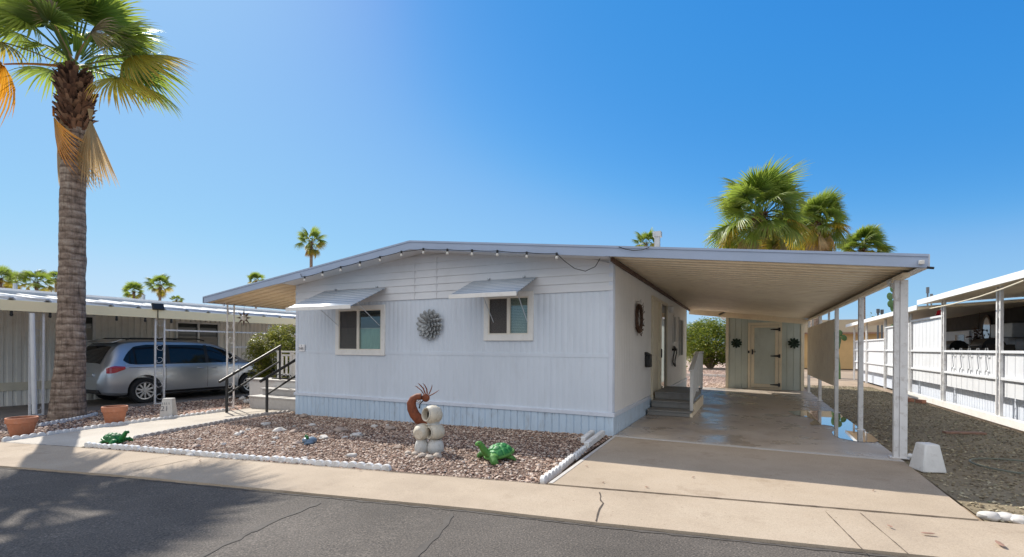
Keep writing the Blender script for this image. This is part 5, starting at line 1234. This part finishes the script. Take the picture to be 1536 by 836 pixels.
cactus([(1339,433,5,6,0),(1335,445,5,6,-20),(1345,444,5,5,25),(1337,456,6,6,-25),(1346,455,5,6,30),(1340,462,4,6,0)], 24, 'tall prickly pear cactus rising above the right neighbour\'s roof', 0)
cactus([(1257,512,6,9,10),(1266,507,5,4,50),(1259,500,5,5,-20),(1252,506,6,8,-20),(1254,518,6,9,0)], 22, 'prickly pear cactus half hidden by the carport shade panel', 0)
# fan palm fronds
def frond_mesh(seed, nseg=40, L=1.0, span=118, droop=.45, fold=.25, pet=1.0, sag=.12, mat='fgreen', shrivel=1.0):
    rg = random.Random(seed); mb_v = []; mb_f = []; tip = []
    def addv(v, t): mb_v.append(v); tip.append(t); return len(mb_v)-1
    # petiole
    n = 7; prev = None
    for i in range(n):
        t = i/(n-1); c = Vector((pet*t, 0, -sag*t*t*pet)); w = .035*(1-.55*t); h = .012
        ring = [addv(c+Vector((0,a,b)), .25) for a, b in ((-w,0),(0,-h*1.6),(w,0),(0,h))]
        if prev: 
            for k in range(4): mb_f.append((prev[k], prev[(k+1)%4], ring[(k+1)%4], ring[k]))
        prev = ring
    base = Vector((pet,0,-sag*pet)); slope = -2*sag
    for i in range(nseg):
        th = R(-span+2*span*(i+.5)/nseg+rg.uniform(-1.2,1.2)); ln = L*(.62+.38*math.cos(th*.55))*rg.uniform(.88,1.08); dth = R(2*span/nseg)
        d = Vector((math.cos(th), math.sin(th)*shrivel, 0)); s = Vector((-math.sin(th)*shrivel, math.cos(th), 0)); dr = droop*rg.uniform(.7,1.5); twist = rg.uniform(-.15,.15)
        ids = []
        for j, (r, wf) in enumerate(((.03,1),(.32,1),(.56,1),(.76,.62),(.91,.28),(1.0,.03))):
            rr = r*ln; w = min(rr*dth*.5+.003, .030*L+.003)*wf
            zc = -fold*abs(math.sin(th))*rr+slope*rr*math.cos(th)-dr*max(0,r-.35)**2*ln*2.0
            c = base+d*rr*(1-.25*max(0,r-.6)*dr)+Vector((0,0,zc)); vf = w*.55
            ids.append((addv(c-s*w+Vector((0,0,-vf+twist*w)), min(1,r*rg.uniform(.85,1.1))), addv(c+Vector((0,0,vf*.4)), min(1,r)), addv(c+s*w+Vector((0,0,-vf-twist*w)), min(1,r))))
        for a, b in zip(ids[:-1], ids[1:]): mb_f.append((a[0],a[1],b[1],b[0])); mb_f.append((a[1],a[2],b[2],b[1]))
    me = bpy.data.meshes.new('frond'); me.from_pydata([tuple(v) for v in mb_v], [], mb_f); me.materials.append(M[mat])
    at = me.attributes.new('tip', 'FLOAT', 'POINT'); at.data.foreach_set('value', tip); return me
GREEN = [frond_mesh(100+i, 40, 1.0, 112, .20+.14*(i%3), .16+.05*(i%2), 1.0, .08+.04*(i%3)) for i in range(6)]
YELL = [frond_mesh(120+i, 40, 1.0, 112, .35, .22, 1.05, .16, 'fyellow') for i in range(3)]
ORAN = [frond_mesh(130+i, 38, .85, 100, .8, .45, 1.0, .2, 'forange') for i in range(2)]
DEAD = [frond_mesh(140+i, 40, .9, 75, .25, .9, .9, .1, 'fdead', .45) for i in range(3)]
def place_frond(nm, me, par, zc, az, el, s, roll=0, rad=.15):
    o = bpy.data.objects.new(nm, me); C.objects.link(o); o.parent = par
    o.location = (rad*math.cos(az), rad*math.sin(az), zc); o.rotation_mode = 'QUATERNION'
    o.rotation_quaternion = (Matrix.Rotation(az,3,'Z') @ Matrix.Rotation(-el,3,'Y') @ Matrix.Rotation(roll,3,'X')).to_quaternion(); o.scale = (s,)*3; return o
# ---- foreground palm
pb = G(101,629); HT = 7.1
palm = thing('palm_tree', 'tall fan palm with shaggy brown boots and yellowing lower fronds at the left', 'tree', pb)
tc = [(101,631,31),(102,610,29),(103,580,26.5),(105,550,24.5),(107,500,23),(108,450,22),(108.5,400,21.5),(109,340,21),(109,290,20.5),(111,240,20),(113,200,19),(113,150,17),(113,110,12)]
DP = 10.25; kp_ = DP/F; mb = MB(); n = 36; vs = []; rows = []
zs = np.linspace(0, 1, 150); cxs = [c[0] for c in tc]; cys = [c[1] for c in tc]; crs = [c[2] for c in tc]
order = list(range(len(tc)))[::-1]
for i, t in enumerate(zs):
    py = 631+(110-631)*t; pxx = float(np.interp(py, [cys[k] for k in order], [cxs[k] for k in order])); rr = float(np.interp(py, [cys[k] for k in order], [crs[k] for k in order]))*kp_*.80
    c = PD(pxx, py, DP)
    ph = (i*.21)%1.0
    for k in range(n):
        a = 2*math.pi*k/n; q = Vector((math.cos(a)*1.2, math.sin(a)*1.2, c.z*1.9)); lumps = .90+.04*noise.noise(q*1.6)+.05*noise.noise(Vector((a*0+math.cos(a)*.6, math.sin(a)*.6, c.z*3.4)))+.025*noise.noise(Vector((math.cos(a)*5, math.sin(a)*5, c.z*2)))+.03*ph
        vs.append(Vector((c.x+rr*lumps*math.cos(a), c.y+rr*lumps*math.sin(a), c.z-.05)))
fs = [(i*n+k, i*n+(k+1)%n, (i+1)*n+(k+1)%n, (i+1)*n+k) for i in range(len(zs)-1) for k in range(n)]
mb.add(vs, fs); mb.build('trunk', M['bark'], palm, smooth=70)
# leaf bases (boots)
mb = MB(); rgx = random.Random(4)
for i in range(420):
    py = rgx.uniform(108, 205); c = PD(113 if py < 200 else 112, py, DP); a = rgx.uniform(0, 6.283); t = (205-py)/97
    rr = (np.interp(py, [105,125,150,180,205], [20,31,33,30,20]))*kp_*.78*rgx.uniform(.8,1.0)
    o_ = Vector((math.cos(a), math.sin(a), 0)); sd = Vector((-math.sin(a), math.cos(a), 0)); b0 = c+o_*(rr-.10); tipp = c+o_*(rr+rgx.uniform(.0,.05))+Vector((0,0,rgx.uniform(.05,.16)))+sd*rgx.uniform(-.09,.09)
    w = rgx.uniform(.035,.07); mb.add([b0-sd*w+Vector((0,0,-.05)), b0+sd*w+Vector((0,0,-.05)), tipp+sd*w*.45, tipp-sd*w*.45, b0-o_*.05+Vector((0,0,.02)), tipp-o_*.03], [(0,1,2,3),(0,4,1),(1,4,5,2),(0,3,5,4),(3,2,5)])
mb.build('leaf_base_cover', M['boot'], palm, fix=False)
crown = PD(112, 100, DP)-palm.location
def pf(nm, me, az, el, s, roll=0, dz=0, rad=.16):
    o = place_frond(nm, me, palm, 0, az, el, s, roll, rad); o.location = (crown.x+rad*math.cos(az), crown.y+rad*math.sin(az), crown.z+dz); return o
rgx = random.Random(21)
for i in range(25):
    az = i*2.39996+rgx.uniform(-.2,.2); el = R(np.interp(i, [0,7,14,20,24], [84,68,50,32,20])+rgx.uniform(-7,7))
    pf('frond', GREEN[i%6], az, el, rgx.uniform(.72,.93), rgx.uniform(-.7,.7), .30-.008*i, .10+.004*i)
sdr = YAW   # camera-right azimuth in plan
for az, el, m_, s, rl in ((sdr-.12,20,YELL[0],1.0,.75),(sdr-.25,-12,YELL[1],.85,.55),(sdr+.3,26,GREEN[2],.9,-.2),(sdr+.55,4,GREEN[1],.85,.3),
                          (sdr+math.pi+.1,6,ORAN[0],1.05,.5),(sdr+math.pi-.5,24,GREEN[5],.85,0),(sdr+math.pi+.5,22,YELL[2],.9,-.4),(sdr-1.2,30,GREEN[4],.85,0)):
    pf('frond', m_, az, R(el), s, rl, -.02, .22)
fw = Vector((-syw, cyw, 0))
def hang(px, py, py2, me, s, yaw_):
    """a dead frond hanging from under the boots, blade facing outwards"""
    c = PD(px, py, DP-.22)-palm.location; o = bpy.data.objects.new('dead_frond', me); C.objects.link(o); o.parent = palm; o.location = c; o.scale = (s,)*3; o.rotation_mode = 'QUATERNION'
    o.rotation_quaternion = (Matrix.Rotation(yaw_,3,'Z') @ Matrix.Rotation(R(88),3,'Y')).to_quaternion()
HANG = [frond_mesh(150+i, 34, .95, 40-8*i, .1, .5, .15, .02, 'fdead', .6) for i in range(2)]+[frond_mesh(155, 34, .95, 60, .2, .4, .15, .05, 'forange', .8)]
hang(90,158,290,HANG[0],1.55,YAW-R(90)); hang(136,164,280,HANG[1],1.4,YAW-R(60)); hang(80,160,280,HANG[2],1.35,YAW-R(150))
hang(99,160,270,HANG[1],1.35,YAW-R(95))
pf('dead_frond', DEAD[2], sdr-1.35, R(38), .85, .5, .1, .1); pf('dead_frond', DEAD[1], sdr-.6, R(28), .9, .5, .1, .1)
# ---- other palms: crown shares frond meshes joined at lower cost
def far_palm(px, py, dep, rpx, label, seed, dead=.25, thin=False, group=None, sink=False):
    c = PD(px, py, dep); rg = random.Random(seed); zg_ = gz(c.x); t = thing('palm_tree', label, 'tree', (c.x,c.y,zg_), group); H_ = c.z-zg_; Rr = rpx*dep/F; s = Rr/1.75
    tr = max(.14, Rr*.11); ln_ = rg.uniform(-.3,.3); mb = MB(); mb.tube([(c.x+ln_*(1-k/8)**2, c.y, zg_+H_*k/8) for k in range(9)], [tr*(1.25-.3*k/8) for k in range(9)], 12); mb.build('trunk', M['bark'], t, smooth=80)
    mb = MB(); 
    for i in range(110):
        a = rg.uniform(0,6.28); zz = c.z-rg.uniform(.0,.9)*s; o_ = Vector((math.cos(a),math.sin(a),0)); q = Vector((c.x,c.y,zz)); mb.add([q+o_*.12*s, q+o_*.34*s+Vector((-math.sin(a)*.08*s, math.cos(a)*.08*s,.14*s)), q+o_*.34*s+Vector((math.sin(a)*.06*s,-math.cos(a)*.06*s,.10*s))], [(0,1,2)])
    mb.build('leaf_base_cover', M['boot'], t, fix=False)
    N = 50 if rpx > 30 else 24
    for i in range(N):
        el = np.interp(i/N, [0,.25,.6,.85,1], [85,60,22,-12,-40])+rg.uniform(-8,8); kind = GREEN[i%6]
        if i/N > .72: kind = YELL[i%3] if rg.random() < .6 else GREEN[i%6]
        place_frond('frond', kind, t, H_, i*2.39996+rg.uniform(-.2,.2), R(el), s*rg.uniform(.72,1.15), rg.uniform(-.8,.8), .12*s)
    for i in range(int(N*dead)):
        place_frond('dead_frond', DEAD[i%3] if rg.random() < .7 else YELL[i%3], t, H_-.25*s, i*2.4+rg.uniform(-.3,.3), R(rg.uniform(-82,-48)), s*rg.uniform(.8,1.0), rg.uniform(-.4,.4), .3*s)
    return t
far_palm(1142,324,26,64,'large full fan palm with dead skirt behind the carport roof',31,.5)
far_palm(1226,334,32,42,'second fan palm close right of the large palm behind the carport',32,.45)
far_palm(1192,362,40,42,'lower fan palm tucked between the two big palms behind the carport',33,.4)
far_palm(1294,374,40,32,'short palm crown just above the right end of the carport roof',34,.1)
far_palm(969,366,48,20,'small palm crown behind the roof beside the chimney cap',35,.2)
far_palm(467,363,75,20,'slender tall palm rising above the left slope of the house roof',36,.25)
far_palm(384,421,85,12,'small palm top just above the left patio awning',37,.1)
far_palm(240,428,95,16,'thin-trunked palm in the middle of the far left row',38,.1)
far_palm(201,438,80,14,'squat palm left of the thin-trunked palm in the far left row',39,.1)
far_palm(265,450,120,8,'tiniest palm at the right end of the far left row',40,.05)
far_palm(55,424,70,20,'bushiest palm in the far left cluster left of the trunk',41,.2)
far_palm(24,422,85,14,'thin palm second from the left picture edge',42,.1)
far_palm(1,418,80,18,'palm cut by the left picture edge above the white roof',43,.1)
far_palm(84,419,95,13,'palm partly hidden behind the foreground trunk',44,.1)
M['dkpipe'] = paint('dark_pipe', (.10,.11,.12), .5, .1, 9, bmp=0)
def pole(px, pt, dep, label, w=.028, arm=False):
    c = PD(px, pt, dep); mb = MB(); mb.tube([(c.x,c.y,0),(c.x,c.y,c.z)], w, 8)
    mb.tube([(c.x,c.y,c.z-.1),(c.x,c.y,c.z+.12)], w*1.8, 8); return tag(mb.build('vent_pipe', M['dkpipe'], origin=(c.x,c.y,0)), label, 'pipe')
pole(1391.5,436,17.5,'tall grey vent pipe on the right neighbour\'s roof'); pole(1397,446,18,'shorter dark vent pipe beside the tall one on the right neighbour\'s roof')
pole(1317,467,26,'left of two dark pipes above the far right roof',.045); pole(1323,468,26,'right of two dark pipes above the far right roof',.045)
# ------------------------------------------------------------------ sky, sun, camera
SUN = Vector((-.95,.415,1.0)).normalized()
sc0 = bpy.context.scene
w = bpy.data.worlds.new('World'); sc0.world = w; w.use_nodes = True; nt = w.node_tree
sky = nt.nodes.new('ShaderNodeTexSky'); sky.sky_type = 'NISHITA'; sky.sun_disc = False
sky.sun_elevation = math.asin(SUN.z); sky.sun_rotation = math.atan2(SUN.x, SUN.y); sky.altitude = 300; sky.air_density = 1.0; sky.dust_density = .6; sky.ozone_density = 2.0
sky.dust_density = .35; EXPO = .55; STR = .15
L0 = STR*2**.55
sep = nt.nodes.new('ShaderNodeSeparateColor'); nt.links.new(sky.outputs[0], sep.inputs[0]); comb = nt.nodes.new('ShaderNodeCombineColor')
CUR = ([(.285,.045),(.42,.09),(.64,.25),(1.0,.35),(1.5,.51),(2.5,.60)], [(.47,.28),(.63,.34),(.95,.52),(1.3,.62),(1.8,.72),(2.5,.79)], [(.82,.735),(1.0,.78),(1.3,.87),(1.8,.93),(2.5,.97)])
for k in range(3):     # clear desert sky: film-like response of the sky colour
    mu = nt.nodes.new('ShaderNodeMath'); mu.operation = 'MULTIPLY'; mu.inputs[1].default_value = L0/2.5; mu.use_clamp = True; nt.links.new(sep.outputs[k], mu.inputs[0])
    fc = nt.nodes.new('ShaderNodeFloatCurve'); cv = fc.mapping.curves[0]
    pts_c = [(0,0)]+[(a/2.5, b) for a, b in CUR[k]]
    cv.points[0].location = pts_c[0]; cv.points[1].location = pts_c[-1]
    for p_ in pts_c[1:-1]: cv.points.new(*p_)
    fc.mapping.update(); nt.links.new(mu.outputs[0], fc.inputs['Value']); nt.links.new(fc.outputs[0], comb.inputs[k])
gen = nt.nodes.new('ShaderNodeTexCoord'); sx = nt.nodes.new('ShaderNodeSeparateXYZ'); nt.links.new(gen.outputs['Generated'], sx.inputs[0])
def mrange(o, a, b):
    m = nt.nodes.new('ShaderNodeMapRange'); m.interpolation_type = 'SMOOTHSTEP'; m.inputs['From Min'].default_value = a; m.inputs['From Max'].default_value = b; nt.links.new(o, m.inputs['Value']); return m.outputs[0]
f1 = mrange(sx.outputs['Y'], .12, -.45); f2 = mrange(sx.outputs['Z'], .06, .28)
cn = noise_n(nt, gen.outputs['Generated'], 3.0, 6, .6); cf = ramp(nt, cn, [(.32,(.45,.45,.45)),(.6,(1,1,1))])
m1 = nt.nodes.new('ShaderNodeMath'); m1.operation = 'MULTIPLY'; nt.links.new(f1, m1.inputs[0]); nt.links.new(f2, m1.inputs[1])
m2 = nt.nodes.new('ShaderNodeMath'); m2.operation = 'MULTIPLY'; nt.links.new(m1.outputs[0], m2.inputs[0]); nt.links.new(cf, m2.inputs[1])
FILL_SKY = 1.35  # added unseen bright sky behind the camera, fills the shaded fronts and carport
skyc = mixc(nt, m2.outputs[0], comb.outputs[0], (FILL_SKY*1.0,FILL_SKY*.97,FILL_SKY*.94))
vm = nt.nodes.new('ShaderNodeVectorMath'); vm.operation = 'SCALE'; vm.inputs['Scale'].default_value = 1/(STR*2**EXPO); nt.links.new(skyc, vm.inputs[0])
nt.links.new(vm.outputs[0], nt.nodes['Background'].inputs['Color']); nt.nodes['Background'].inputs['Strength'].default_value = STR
sd = bpy.data.lights.new('Sun', 'SUN'); sd.energy = 4.0; sd.angle = R(.5); sd.color = (1,.95,.86)
so = bpy.data.objects.new('Sun', sd); C.objects.link(so); so.rotation_mode = 'QUATERNION'; so.rotation_quaternion = SUN.to_track_quat('Z','Y'); so.location = SUN*50
cam = bpy.data.cameras.new('Camera'); cam.sensor_width = 36; cam.lens = F/1536*36; cam.shift_y = (CY-418)/1536; cam.clip_end = 2000; cam.clip_start = .05
co = bpy.data.objects.new('Camera', cam); C.objects.link(co)
co.matrix_world = Matrix.Translation((0,0,EYE)) @ Matrix.Rotation(YAW,4,'Z') @ Matrix.Rotation(R(90),4,'X') @ Matrix.Rotation(ROLL,4,'Z')
sc0.camera = co
sc0.view_settings.view_transform = 'Standard'; sc0.view_settings.look = 'None'; sc0.view_settings.exposure = EXPO; sc0.view_settings.gamma = 1
